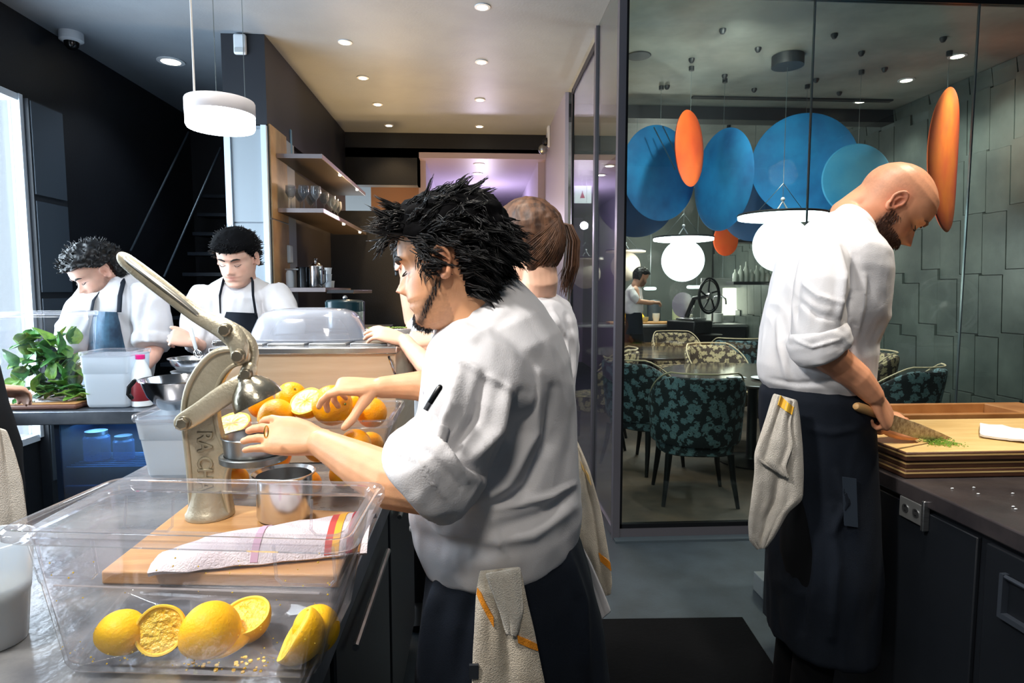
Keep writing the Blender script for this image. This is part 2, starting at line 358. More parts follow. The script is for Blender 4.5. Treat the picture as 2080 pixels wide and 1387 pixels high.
# glass partition: front plane Y=3.4 and return plane x=.79
gp = struct(G().box((.775, 3.375, 0), (.815, 3.425, ZC)).box((.815, 3.38, .0), (4.0, 3.42, .06)).box((.815, 3.38, 3.03), (4.0, 3.42, ZC)), 'window_2', M_frame)
struct(G().box((.815, 3.385, .06), (.83, 3.415, 3.03)).box((.815, 3.385, .06), (4.0, 3.415, .085)).box((.815, 3.383, 3.0), (4.0, 3.417, 3.03)), 'inner_gasket', M_framed, gp)
xs = [.82, 1.86, 2.80, 3.99]
for i in range(3):
    struct(G().box((xs[i] + .004, 3.397, .085), (xs[i + 1] - .004, 3.403, 3.0)), 'glass_pane', M_glass, gp)
    if i: struct(G().box((xs[i] - .004, 3.394, .085), (xs[i] + .004, 3.406, 3.0)), 'seam_strip', M_seam, gp)
gr = struct(G().box((.775, 4.03, 0), (.81, 4.08, ZC)).box((.78, 3.43, 0), (.80, 4.03, .05)), 'window_3', M_frame)
struct(G().box((.788, 3.43, .05), (.792, 4.03, ZC)), 'glass_pane', M_glass, gr)
gd = struct(G().box((.78, 4.08, 2.98), (.80, 5.05, 3.03)).box((.78, 5.02, 0), (.80, 5.06, 3.03)).box((.78, 4.08, 0), (.80, 4.11, 3.03)).box((.78, 4.1, 0), (.80, 5.03, .08)), 'door_2', M_framed)
struct(G().box((.788, 4.11, .08), (.792, 5.02, 2.98)), 'glass_pane', M_glass, gd)
# stair beyond the left chefs
st = thing('staircase', 'dark staircase with thin light nosings climbing behind the two left chefs', 'stairs', (-2.1, 6.0, 0))
for k in range(12):
    z = .25 + k * .19; y = 4.9 + k * .115
    G().box((-2.62 + .0, y, z - .03), (-1.70, y + .3, z)).build('step', mat('stair_tread', (34, 42, 52), .4) if k == 0 else bpy.data.materials['stair_tread'], st, smooth=False)
for a, b in (((265, 510), (383, 268)), ((333, 562), (448, 300))):
    p, q = at(*a, 4.85), at(*b, 5.6); G().tube([p, q], .008, 8).build('handrail', mat('rail_metal', (70, 82, 92), .4, .6), st)
# ceiling downlights
dl = None
def downlight(px, py, z, ceil, lab, on=True, r=.035):
    p = onz(px, py, z); t = thing('downlight', lab, 'ceiling light', (p.x, p.y, z), 'recessed downlights')
    G().lathe([(r * 1.35, -.001), (r * 1.35, -.006), (r * .95, -.008), (r * .95, -.001)], p, 20).build('trim_ring', M_white, t)
    G().lathe([(r, -.002), (r * .9, -.009), (0.001, -.010)], p, 20).build('lens', M_lightw if on else M_white, t)
    return p
K = [((980, 13), 'nearest of the right row of white recessed downlights'), ((978, 125), 'second downlight from the front in the right row over the kitchen'),
     ((975, 202), 'third downlight from the front in the right row over the kitchen'), ((974, 256), 'rearmost downlight of the right row before the dark header'),
     ((701, 85), 'front downlight of the left row, beside the dark bulkhead'), ((737, 157), 'second downlight from the front beside the dark bulkhead'),
     ((767, 211), 'third downlight from the front beside the dark bulkhead'), ((790, 254), 'rearmost downlight beside the dark bulkhead above the header')]
for i, ((x, y), lab) in enumerate(K):
    p = downlight(x, y, ZC, 0, lab); spot('downlight_beam', (p.x, p.y, ZC - .02), (0, 0, -1), 14 if p.y > 4 else 20, NEUT if p.y < 4.6 else WARM, 110)
downlight(347, 124, ZC, 0, 'lone larger downlight on the blue-grey ceiling behind the lit pendant', r=.07)
spot('downlight_beam', onz(347, 124, ZC - .03), (0, 0, -1), 14, COOL, 120)
for (x, y), lab in [((973, 333), 'front downlight in the lower corridor ceiling'), ((970, 352), 'second downlight in the lower corridor ceiling')]: downlight(x, y, 2.84, 0, lab, r=.05)
point('corridor_glow', (.1, 8.4, 2.3), 30, (.85, .75, 1)); point('recess_glow', (-.95, 7.6, 1.9), 14, WARM)
D = [((1945, 113), 'square downlight nearest the glass over the tiled wall side'), ((1841, 162), 'second square downlight along the tiled wall'), ((1748, 205), 'third square downlight along the tiled wall')]
for (x, y), lab in D:
    p = downlight(x, y, ZC, 0, lab, r=.045); spot('dining_beam', (p.x, p.y, ZC - .03), (.25, 0, -1), 34, NEUT, 100)
for (x, y), lab in [((1688, 234), 'downlight above the large blue disc, beyond the ceiling beam'), ((1337, 234), 'oval downlight above the left blue disc, beyond the ceiling beam')]:
    p = downlight(x, y, ZC, 0, lab, r=.05); spot('dining_beam', (p.x, p.y, 3.05), (0, 0, -1), 20, NEUT, 110)
for k, (x, y, l) in enumerate([(1297, 113, 'dark speaker grille in the dining ceiling near the corner post'), (1330, 0, 'x')][:1]):
    p = onz(x, y, ZC); tg = G().lathe([(.09, 0), (.085, -.006), (.001, -.008)], p, 20).build('ceiling_vent', M_dark2, None, label=l, cat='vent')
# small fittings on the kitchen side
p = onz(128, 66, ZC); cm = thing('security_camera', 'white dome security camera where ceiling meets the dark left wall', 'camera', (p.x + .05, p.y, ZC))
G().lathe([(.07, 0), (.07, -.05), (.055, -.06)], (p.x + .05, p.y, ZC), 24).build('housing', M_white, cm)
G().lathe([(.045, -.055), (.04, -.085), (.022, -.105), (.001, -.11)], (p.x + .05, p.y, ZC), 24).build('dome', mat('black_gloss', (16, 16, 18), .15), cm)
a, b = at(475, 70, 4.28), at(502, 112, 4.28)
sn = thing('motion_sensor', 'white rounded sensor box at the top of the dark bulkhead', 'sensor', ((a.x + b.x) / 2, 4.27, b.z))
G().box((a.x, 4.255, b.z), (b.x, 4.29, a.z)).build('housing', M_white, sn, bevel=.012)
G().box((a.x + .012, 4.25, b.z + .01), (b.x - .012, 4.256, b.z + .035)).build('lens', mat('sensor_lens', (180, 186, 190), .2), sn)
# light panelled column
cl = thing('panel_column', 'pale grey panelled column with bright metal edges under the bulkhead', 'column', (-1.5, 4.4, 0))
G().box((-1.655, 4.30, 0), (-1.375, 4.88, 2.515)).build('core', mat('column_core', (138, 148, 158), .5), cl, smooth=False)
for k in range(4): G().box((-1.62, 4.288, .02 + k * .62), (-1.42, 4.302, .63 + k * .62)).build('panel', mat('column_panel', (150, 160, 168), .45) if k == 0 else bpy.data.materials['column_panel'], cl, smooth=False)
for x0, x1 in ((-1.66, -1.62), (-1.42, -1.385)): G().box((x0, 4.275, 0), (x1, 4.305, 2.515)).build('edge_strip', mat('edge_white', (208, 222, 236), .35) if x0 < -1.5 else bpy.data.materials['edge_white'], cl, smooth=False)
for k in range(4): G().box((-1.380, 4.30, .02 + k * .63), (-1.366, 4.66, .64 + k * .63)).build('side_panel', M_tan, cl, smooth=False)
# ================================================================== PEOPLE
def lerp_tab(tab, z):
    zs = [t[0] for t in tab]; return np.array([np.interp(z, zs, [t[k] for t in tab]) for k in range(1, len(tab[0]))])
# z, front x, back x, half width
HEAD = [(-.128, .030, -.030, .030), (-.118, .066, -.045, .038), (-.108, .084, -.052, .046), (-.098, .090, -.060, .052), (-.085, .086, -.068, .058), (-.072, .089, -.075, .062),
        (-.063, .087, -.079, .0645), (-.053, .091, -.083, .067), (-.042, .088, -.088, .069), (-.02, .083, -.098, .071), (.0, .078, -.106, .0735), (.012, .082, -.109, .0745), (.024, .090, -.110, .075),
        (.04, .089, -.108, .076), (.06, .083, -.100, .073), (.08, .068, -.085, .063), (.096, .043, -.064, .046), (.106, .018, -.042, .028), (.111, -.008, -.022, .008)]
def head_rings(s=1.0, jaw=1.0, nose=1.0):
    """skull, face, nose, sockets, lips; local frame x forward, y left, z up, origin between the ears"""
    zs = np.concatenate([np.linspace(-.128, .03, 64), np.linspace(.034, .1105, 26)]); n = 88; rings = []
    for z in zs:
        fx, bx, w = lerp_tab(HEAD, z)
        if z < -.03: w *= 1 + (jaw - 1) * min(1, (-.03 - z) / .05)
        cx = (fx * .42 + bx * .58) if z > -.05 else (fx * .42 + bx * .58)
        t = np.arange(n) * 2 * PI / n; c, q = np.cos(t), np.sin(t); e = 2.25
        rr = (np.abs(c) ** e + np.abs(q) ** e) ** (-1 / e); X = np.where(c > 0, (fx - cx) * c * rr, (cx - bx) * c * rr) + cx; Y = w * q * rr
        fr = np.clip(c, 0, 1)
        g = lambda y0, z0, sy, sz: np.exp(-((np.abs(Y) - y0) / sy) ** 2 - ((z - z0) / sz) ** 2)
        # nose
        nz = np.interp(z, [-.048, -.040, -.033, -.022, -.008, .006, .018], [0, .015, .029, .023, .0145, .006, 0]) * nose
        nw = np.interp(z, [-.048, -.036, -.02, .006], [.016, .0135, .0095, .008])
        X = X + nz * np.exp(-(Y / nw) ** 2) * (c > 0)
        X = X + .009 * nose * g(.0135, -.036, .0055, .008) * (c > 0)
        X = X - .013 * g(.032, .0, .015, .013) * (c > 0)            # sockets
        X = X + .0085 * g(.032, -.001, .012, .010) * (c > 0)           # lids over the balls
        X = X - .0018 * g(.032, -.006, .014, .0014) * (c > 0)          # lash line
        X = X + .004 * g(.030, .022, .02, .007) * (c > 0)            # brow
        X = X - .0045 * g(0, -.0625, .022, .0022) * (c > 0)            # mouth slit
        X = X + .0035 * g(0, -.0565, .02, .004) * (c > 0) + .0045 * g(0, -.069, .017, .0045) * (c > 0)
        X = X - .004 * g(0, -.080, .022, .005) * (c > 0)
        Y = Y + np.sign(Y) * .004 * np.exp(-((z + .02) / .02) ** 2 - ((X - .045) / .03) ** 2)   # cheekbone
        rings.append([V((a * s, b * s, z * s)) for a, b in zip(X, Y)])
    return rings
def ear(g, side, M, s=1.0):
    """helix, lobe and bowl"""
    y0 = .0735; th = np.linspace(-.2, 1.62, 15) * PI
    pts = []; rad = []
    for t in th:
        x = -.010 + .0165 * math.cos(t) * (1 if math.sin(t) > 0 else .75); z = -.004 + .028 * math.sin(t)
        off = .0155 - .010 * max(0, math.cos(t)); pts.append(M @ V((x * s, side * (y0 + off) * s, z * s))); rad.append((.0042 if math.sin(t) > -.5 else .0062) * s)
    g.tube(pts, rad, 8, round_=True)
    g.loft([[M @ V(((-.010 + r * .8 * math.cos(a)) * s, side * (y0 + o + .004 * -math.cos(a)) * s, (-.003 + r * 1.5 * math.sin(a)) * s)) for a in (2 * PI * k / 14 for k in range(14))] for r, o in ((.017, .008), (.016, .0125), (.010, .009), (.006, -.002))])
    g.tube([M @ V((x * s, side * (y0 + o) * s, z * s)) for x, o, z in ((-.004, .010, .012), (-.013, .013, .006), (-.014, .012, -.008), (-.006, .010, -.019))], .0033 * s, 7, round_=True)
def head_M(pos, yaw, pitch, roll=0):
    """yaw: heading of the face in degrees in the floor plane from +x; pitch: down positive"""
    return Matrix.Translation(V(pos)) @ Matrix.Rotation(math.radians(yaw), 4, 'Z') @ Matrix.Rotation(math.radians(pitch), 4, 'Y') @ Matrix.Rotation(math.radians(roll), 4, 'X')
FING = [(.032, .070, .0090), (.0110, .078, .0094), (-.0105, .072, .0088), (-.0305, .057, .0078)]
def hand(g, W, X, Z, side, curls, thumb=(35, 20, 15), s=1.0, spread=1.0, tdrop=0, fl=None):
    """W wrist, X along the hand, Z towards the back of the hand, side +1 when the thumb lies on +y; curls: degrees at knuckle, middle, tip"""
    X = V(X).normalized(); Z = V(Z); Z = (Z - X * Z.dot(X)).normalized(); Y = Z.cross(X) * side
    T = lambda x, y, z: V(W) + (X * x + Y * y + Z * z) * s
    rings = []
    for x, w, h, yo in ((-.012, .027, .0205, 0), (.008, .029, .0185, 0), (.03, .037, .0165, .002), (.055, .042, .0155, .002), (.078, .0435, .014, .001), (.093, .041, .012, 0), (.101, .034, .008, 0)):
        rings.append([T(x, yo + w * math.copysign(abs(math.cos(t)) ** .75, math.cos(t)), h * math.sin(t)) for t in (2 * PI * k / 18 for k in range(18))])
    g.loft(rings)
    for i, (y, L, r) in enumerate(FING):
        cs = curls[i] if hasattr(curls[0], '__len__') else curls
        a = 0; p = V((.090 - abs(y) * .25, y, 0)); pts = [V((.055, y * .8, 0)), p]; sp = math.radians(y / .03 * 5 * spread)
        for k, fr in enumerate((.46, .30, .24)):
            a += math.radians(cs[k]); p = p + V((math.cos(a) * math.cos(sp), math.sin(sp) * math.cos(a), -math.sin(a))) * L * fr * (fl[i] if fl else 1); pts.append(p)
        q = []; rr = []
        R0 = [r * 1.0, r * 1.12, r * 1.02, r * .92, r * .82]
        for k in range(len(pts) - 1):
            q.append(pts[k]); rr.append(R0[k]); q.append((pts[k] + pts[k + 1]) / 2); rr.append((R0[k] + R0[k + 1]) / 2 * .94)
        q.append(pts[-1]); rr.append(R0[-1])
        g.tube([T(*v) for v in q], [v * s for v in rr], 12, round_=True, up=tuple(Z))
    b, c1, c2 = [math.radians(v) for v in thumb]
    p0 = V((.018, .020, -.006)); d = lambda a, dz: V((math.cos(a), math.sin(a), dz)).normalized()
    p1 = p0 + d(b, -.25 - tdrop) * .042; p2 = p1 + d(b - c1, -.2 - tdrop) * .034; p3 = p2 + d(b - c1 - c2, -.1 - tdrop) * .027
    g.tube([T(*v) for v in (p0, (p0 + p1) / 2, p1, (p1 + p2) / 2, p2, (p2 + p3) / 2, p3)], [v * s for v in (.016, .0155, .0125, .0112, .011, .0105, .0085)], 12, round_=True)
def ring_ell(c, u, v, n=28, e=2.0):
    return [V(c) + V(u) * (math.copysign(abs(math.cos(t)) ** (2 / e), math.cos(t))) + V(v) * (math.copysign(abs(math.sin(t)) ** (2 / e), math.sin(t))) for t in (2 * PI * k / n for k in range(n))]
def prings(rows, e=2.0, n=28):
    """rows: (left px, left py, right px, right py, depth of centre, half thickness[, lean of the thickness axis in z])"""
    out = []
    for r in rows:
        lx, ly, rx, ry, Y, hd = r[:6]; tz = r[6] if len(r) > 6 else 0
        a, b = at(lx, ly, Y), at(rx, ry, Y); out.append(ring_ell((a + b) / 2, (b - a) / 2, V((0, hd, tz)), n, e))
    return out
def srings(rows, n=20):
    """sleeve or limb: (px, py, depth, radius across in px, half thickness m, optional angle): rings square to the run"""
    P = [at(r[0], r[1], r[2]) for r in rows]; out = []
    for i, r in enumerate(rows):
        d = (P[min(i + 1, len(P) - 1)] - P[max(i - 1, 0)]).normalized(); ry = (P[i] - CC).normalized(); a = d.cross(ry).normalized(); b = a.cross(d).normalized()
        R = r[3] * P[i].y / F_PX; h = r[4] if len(r) > 4 and r[4] else R
        out.append(ring_ell(P[i], a * R, b * h, n))
    return out
def chainm(g, pts, rad, n=16): g.tube(pts, rad, n, round_=True)
FOLD_N = 2.3; FOLD_A = 1.8; FOLD_W = .78
def wrinkle(m, amp, sc, seed, stretch=(1, 1, 1), mask=None, ridged=True):
    P = coords(m); N = normals(m); w = P + .05 * np.stack([fnoise(P, 7, seed + 1), fnoise(P, 7, seed + 2), fnoise(P, 7, seed + 3)], 1)
    n1 = fnoise(w, np.array(stretch) * sc, seed); n2 = fnoise(w, np.array(stretch) * sc * 2.1, seed + 5)
    h = ((1 - 2 * np.abs(n1)) * .65 + (1 - 2 * np.abs(n2)) * .35) if ridged else n1 * .7 + n2 * .3
    n3 = fnoise(P, np.array(stretch) * sc * 4.3, seed + 9); h = np.sign(h) * np.abs(h) ** .8 * .8 + n3 * .22
    h = h * amp * FOLD_N
    if mask is not None: h = h * mask
    setco(m, P + N * h[:, None])
def folds(m, lines, facing=-1):
    """explicit cloth folds: each (points in photo pixels, height m, half width px); applies to the side turned to the lens' side (-y) or away"""
    P = coords(m); N = normals(m); D = P - np.array(CC); k = D @ np.array(CF)
    X = 1040 + F_PX * (D @ np.array(CR)) / k; Y = 693.5 - F_PX * (D @ np.array(CU)) / k; h = np.zeros(len(P))
    for pts, amp, w in lines:
        best = np.full(len(P), 1e9); tt = np.zeros(len(P)); L = len(pts) - 1
        for i in range(L):
            ax, ay = pts[i]; bx, by = pts[i + 1]; dx, dy = bx - ax, by - ay; t = np.clip(((X - ax) * dx + (Y - ay) * dy) / (dx * dx + dy * dy), 0, 1)
            d = np.hypot(X - ax - t * dx, Y - ay - t * dy); u = d < best; best = np.where(u, d, best); tt = np.where(u, (i + t) / L, tt)
        h += amp * FOLD_A * np.exp(-(best / (w * FOLD_W)) ** 2) * (.25 + .75 * np.sin(PI * np.clip(tt, .02, .98)) ** .6)
    h *= np.clip(N[:, 1] * facing * 2 + .3, 0, 1); setco(m, P + N * h[:, None])
def cloth(g, name, m, parent, voxel=.006, sm=6, amp=.004, sc=9, seed=1, stretch=(1, 1, 1), fold=None, mask=None, **k):
    o = g.build(name, m, parent, **k); bake(o, voxel, max(2, sm - 2), .5); me = o.data
    if amp: wrinkle(me, amp, sc, seed, stretch)
    if fold: folds(me, fold)
    o.data.materials.clear(); o.data.materials.append(m)
    return o
def skin_body(g, parent, M, tone, voxel=.003, s=1.0, beard=None, shaved=None, flush=.5, lips=(176, 96, 84), sm=2):
    o = g.build('body', M_skin, parent); bake(o, voxel, sm, .5); m = o.data; m.materials.clear(); m.materials.append(M_skin)
    P = coords(m); Mi = np.array(M.inverted()); L = (P @ Mi[:3, :3].T + Mi[:3, 3]) / s; x, y, z = L.T
    base = np.array(lin(tone)[:3]); c = np.tile(base, (len(P), 1)); c *= (1 + .09 * fnoise(P, 60, 3) + .06 * fnoise(P, 18, 5))[:, None]
    red = np.array(lin((205, 110, 88))[:3])
    def mix(w, col):
        nonlocal c
        w = np.clip(w, 0, 1)[:, None]; c = c * (1 - w) + np.array(col) * w
    gz = lambda cx, cy, cz, sx, sy, sz: np.exp(-((x - cx) / sx) ** 2 - ((np.abs(y) - cy) / sy) ** 2 - ((z - cz) / sz) ** 2)
    near = (np.abs(x) < .16) & (np.abs(y) < .11) & (z > -.15) & (z < .13)
    mix(flush * .6 * gz(-.010, .084, -.005, .03, .014, .04) * near, red); mix(flush * .5 * gz(.11, .0, -.034, .02, .018, .014) * near, red)
    mix(flush * .3 * gz(.07, .045, -.03, .03, .02, .02) * near, red)
    mix(.75 * gz(.092, 0, -.0565, .012, .021, .0045) * near + .75 * gz(.09, 0, -.068, .012, .019, .005) * near, lin(lips)[:3])
    mix(.85 * gz(.075, .032, -.006, .02, .015, .0022) * near, lin((50, 30, 26))[:3])
    nz = fnoise(P, 220, 9) * .25 + fnoise(P, 500, 4) * .3
    if beard:
        col, dens, kind = beard; b = np.zeros(len(P))
        jaw = ((z < -.045) & (x > -.02) & (x < .115)).astype(float)
        if kind == 'full':
            lim = np.interp(x, [-.02, .0, .03, .06, .1], [.0, -.02, -.047, -.052, -.05]); b = 1 / (1 + np.exp((z - lim) / .004)); b *= 1 / (1 + np.exp(-(x + .004) / .004)); b *= 1 - gz(.09, 0, -.0625, .03, .019, .010); b *= 1 / (1 + np.exp(-(z + .128) / .004)); 
        if kind == 'goatee':
            b = gz(.085, 0, -.095, .03, .022, .017) + gz(.09, 0, -.050, .02, .026, .005) + .9 * np.exp(-((x - (.005 + (-.03 - z) * .9)) / .010) ** 2) * (z < -.01) * (z > -.115) * (np.abs(y) > .03) + .25 * (z < -.06) * (x > 0)
        if kind == 'light': b = .45 / (1 + np.exp((z + .058) / .006)) * (x > 0) + .6 * gz(.09, 0, -.05, .02, .024, .005)
        mix(np.clip(b * (1 + nz), 0, 1) * dens * near, lin(col)[:3])
    if shaved:
        b = 1 / (1 + np.exp(-(z - np.interp(x, [-.11, -.03, .0, .05, .09], [-.05, -.02, .03, .06, .075])) / .006)); mix(b * .3 * (1 + nz) * near, lin(shaved)[:3])
    paint(m, c); return o
M_skin = attrmat('skin', .48, .12, .12, 260)
M_jacket = mat('white_chef_cotton', (222, 220, 222), .8, c2=(212, 211, 214), ns=6, bump=.12, bs=420)
M_apron = mat('dark_navy_apron', (19, 27, 39), .85, c2=(14, 21, 31), ns=5, bump=.15, bs=500, spec=.25)
M_apronb = mat('blue_apron', (74, 116, 146), .6, c2=(34, 60, 84), ns=9, bump=.1)
M_trouser = mat('black_trousers', (9, 11, 15), .9, spec=.2)
M_shoe = mat('black_shoe', (14, 14, 15), .4)
M_hairb = mat('black_hair', (7, 7, 9), .42, spec=.4)
M_cap = mat('hair_cap_black', (6, 6, 8), .9, spec=.1)  # same black as the hair, rougher, for the cap under the strands
M_hairn = mat('brown_hair', (112, 78, 56), .5, c2=(56, 37, 27), ns=60, spec=.4, stretch=(1, 1, .3))
M_brow = mat('eyebrow_hair', (26, 18, 15), .7)
M_towel = mat('terry_towel', (214, 203, 184), .95, c2=(198, 186, 166), ns=25, bump=.6, bs=520, sheen=.3)
M_orange_s = mat('orange_stripe', (232, 146, 34), .9, bump=.4, bs=500)
M_button = mat('button_white', (230, 228, 226), .4)
def brows(M, s, parent, col=None, w=.0045, sides=(1, -1)):
    for sd in sides:
        g = G(); pts = [M @ (V((x, sd * y, z)) * s) for x, y, z in ((.0895, .014, .019), (.0885, .026, .0245), (.083, .038, .025), (.074, .048, .0205))]
        g.tube(pts, [w * .7 * s, w * s, w * .85 * s, w * .3 * s], 8, round_=True); g.build('eyebrow', col or M_brow, parent)
def lashes(M, s, parent, sides=(1, -1)):
    for sd in sides:
        g = G(); pts = [M @ (V((x, sd * y, z)) * s) for x, y, z in ((.0775, .019, -.0045), (.0825, .026, -.008), (.0825, .034, -.0085), (.077, .042, -.006), (.0705, .047, -.0025))]
        g.tube(pts, [.0008 * s, .0014 * s, .0016 * s, .0016 * s, .0008 * s], 6); g.build('eyelashes', M_brow, parent)
def legs(parent, hip, dx, dirv, scale=1.0, shoe=True, sp=.10):
    """trousers and shoes standing on the floor; hip centre, dirv: way the person faces"""
    d = V(dirv).normalized(); sd = V((-d.y, d.x, 0)); g = G(); hp = V(hip)
    for sg in (1, -1):
        a = hp + sd * sp * sg; f = V((a.x + dx[0], a.y + dx[1], .05)); k = (a + f) / 2 + d * .03
        g.tube([a + V((0, 0, .05)), a - V((0, 0, .12)), k, (k + f) / 2, f], [.105 * scale, .10 * scale, .072 * scale, .068 * scale, .06 * scale], 18)
        h = G(); c = V((f.x, f.y, 0)); rr = []
        for x, w, hh in ((-.09, .030, .05), (-.06, .040, .085), (0, .042, .09), (.07, .046, .06), (.13, .044, .045), (.17, .028, .03)):
            rr.append([c + d * x + sd * w * math.cos(t) + V((0, 0, hh / 2 + .002 + hh / 2 * math.sin(t))) for t in (2 * PI * q / 16 for q in range(16))])
        h.loft(rr); h.build('shoe', M_shoe, parent)
    g.build('trousers', M_trouser, parent)
def hair_strands(g, M, s, n, region, length, direc, rad=.0012, curl=.012, seed=1, base=.004, seg=5, out=.6, clump=1, spread=.006):
    """tapered wavy locks rooted on the skull; region(x,y,z)->bool, direc(root)->local direction; clump strands share one path"""
    rnd = random.Random(seed); rings = HR; cnt = 0; tries = 0
    while cnt < n and tries < n * 30:
        tries += 1; i = rnd.randrange(4, len(rings) - 1); j = rnd.randrange(88); p = rings[i][j].copy()
        if not region(p.x, p.y, p.z): continue
        cnt += 1; nn = (p - V((-.01, 0, .02))).normalized(); d = V(direc(p)).normalized(); L = length(p) * rnd.uniform(.65, 1.3); q = p + nn * base; pts = [q]; ph = rnd.uniform(0, 6.28); ax = V((rnd.gauss(0, 1), rnd.gauss(0, 1), rnd.gauss(0, 1))).normalized()
        d = (d + V((rnd.gauss(0, .22), rnd.gauss(0, .22), rnd.gauss(0, .22)))).normalized()
        cur = (nn * out + d).normalized()
        for k in range(seg):
            cur = (cur + d * .5 + ax * curl * 20 * math.sin(ph + k * 1.3)).normalized(); q = q + cur * L / seg
            e = V(((q.x + .01) / .105, q.y / .082, (q.z - .01) / .108))
            if e.length < 1.0: q = V((q.x, q.y, q.z)) + (q - V((-.01, 0, .01))).normalized() * .008
            pts.append(q)
        for c in range(clump):
            o = V((rnd.gauss(0, 1), rnd.gauss(0, 1), rnd.gauss(0, 1))) * spread if clump > 1 else V(); w2 = rnd.uniform(0, 6.28); lt = rnd.uniform(.75, 1.1)
            path = [pts[0].lerp(v, lt) + o * (1 - .75 * k / seg) + nn * (.0012 * math.sin(w2 + k * 2)) for k, v in enumerate(pts)]
            g.tube([M @ (v * s) for v in path], [rad * s * w for w in ((1.0, 1.3, 1.3, 1.2, 1.1, .95, .7, .3)[-(seg + 1):])], 4)
HR = head_rings()
def hair_cap(g, M, s, region, off, seed=1, rough=.006, mi=0):
    """closed shell over the part of the skull where hair grows"""
    n = 88; m = len(HR)
    P = [[None] * n for _ in range(m)]; O = [[None] * n for _ in range(m)]; keep = [[False] * n for _ in range(m)]
    for i in range(m):
        for j in range(n):
            p = HR[i][j]; nn = (p - V((-.01, 0, .015))).normalized(); k = region(p.x, p.y, p.z); keep[i][j] = k
            h = off(p) + rough * noise.noise(p * 45 + V((seed, 0, 0))) + rough * .5 * noise.noise(p * 110 + V((0, seed, 0)))
            P[i][j] = M @ (p * .985 * s); O[i][j] = M @ ((p + nn * max(h, .001)) * s)
    vs = [q for r in O for q in r] + [q for r in P for q in r]; o = m * n; fs = []
    def K(i, j): j %= n; return keep[i][j] and keep[i + 1][j] and keep[i][(j + 1) % n] and keep[i + 1][(j + 1) % n]
    for i in range(m - 1):
        for j in range(n):
            if not K(i, j): continue
            a, b, c, d = i * n + j, i * n + (j + 1) % n, (i + 1) * n + (j + 1) % n, (i + 1) * n + j
            fs += [(a, b, c, d), (o + d, o + c, o + b, o + a)]
            if i == 0 or not K(i - 1, j): fs.append((b, a, o + a, o + b))
            if i + 1 >= m - 1 or not K(i + 1, j): fs.append((d, c, o + c, o + d))
            if not K(i, j - 1): fs.append((a, d, o + d, o + a))
            if not K(i, j + 1): fs.append((c, b, o + b, o + c))
    c0 = len(vs); vs += [sum(O[m - 1], V()) / n + (M.to_3x3() @ V((0, 0, .002)))]
    if keep[m - 1][0]:
        for j in range(n): fs.append((c0, (m - 1) * n + j, (m - 1) * n + (j + 1) % n))
    g.add(vs, fs, mi); return g
# ------------------------------------------------------------------ front chef at the citrus press
fc = thing('person', 'chef with tousled black hair and goatee, in white jacket, pressing on the citrus juicer', 'person', (.03, 1.2, 0))
M = head_M(at(908, 533, 1.17), 170, 13); s = .97
g = G(); g.loft(head_rings(s, 1.03)) ; g.v = [tuple(M @ V(v)) for v in g.v]
ear(g, 1, M, s); ear(g, -1, M, s)
nk = [M @ V((-.025 * s, 0, -.04 * s)), M @ V((-.032, 0, -.10)), at(968, 640, 1.2), at(975, 720, 1.2)]
chainm(g, nk, [.060, .062, .068, .09], 24)
g.loft(prings([(880, 800, 1130, 730, 1.2, .13), (880, 1000, 1140, 940, 1.2, .13), (900, 1130, 1140, 1080, 1.2, .13)]))     # trunk under the jacket
chainm(g, [at(985, 770, 1.02), at(915, 960, 1.0), at(880, 990, 1.0), at(800, 978, 1.03), at(735, 945, 1.08), at(690, 920, 1.12), at(652, 900, 1.155)], [.05, .047, .049, .048, .041, .033, .0265])
chainm(g, [at(1000, 800, 1.38), at(960, 870, 1.42), at(910, 800, 1.45), at(850, 783, 1.46), at(800, 785, 1.46), at(772, 787, 1.455)], [.05, .045, .044, .036, .028, .0255])
hand(g, at(650, 898, 1.16), (-1, .12, .16), (-.10, -.70, .72), -1, [(14, 22, 16), (10, 20, 14), (8, 18, 12), (4, 14, 10)], thumb=(30, 25, 20), s=.98, spread=1.3, tdrop=.6)
hand(g, at(770, 786, 1.455), (-1, -.05, .06), (.08, -.25, .95), 1, [(18, 26, 22), (34, 40, 28), (48, 46, 30), (55, 50, 30)], thumb=(52, -6, 12), s=.98, tdrop=.55)
skin_body(g, fc, M, (222, 164, 122), .0027, s, beard=((38, 26, 22), .85, 'goatee'), flush=.8)
g = G(); hair_strands(g, M, s, 700, lambda x, y, z: (x > .055 and z < -.082 and abs(y) < .028) or (.0 < x < .06 and abs(x - .005 - (-.03 - z) * .9) < .007 and z < -.03 and abs(y) > .03), lambda p: .011, lambda p: (.3, 0, -1), .0006, .004, 6, -.0004, 3)
g.build('beard', mat('dark_beard_hair', (26, 18, 16), .6), fc, smooth='all')
brows(M, s, fc, w=.0058, sides=(1,)); lashes(M, s, fc, (1,))
def eyeb(M, s, parent):
    for sd in (1, -1): G().ball(M @ (V((.0665, sd * .032, -.002)) * s), .0125 * s, 16).build('eyeball', bpy.data.materials.get('eye_white') or mat('eye_white', (120, 90, 76), .4), parent)
# wedding ring
W0 = at(541, 877, 1.125)
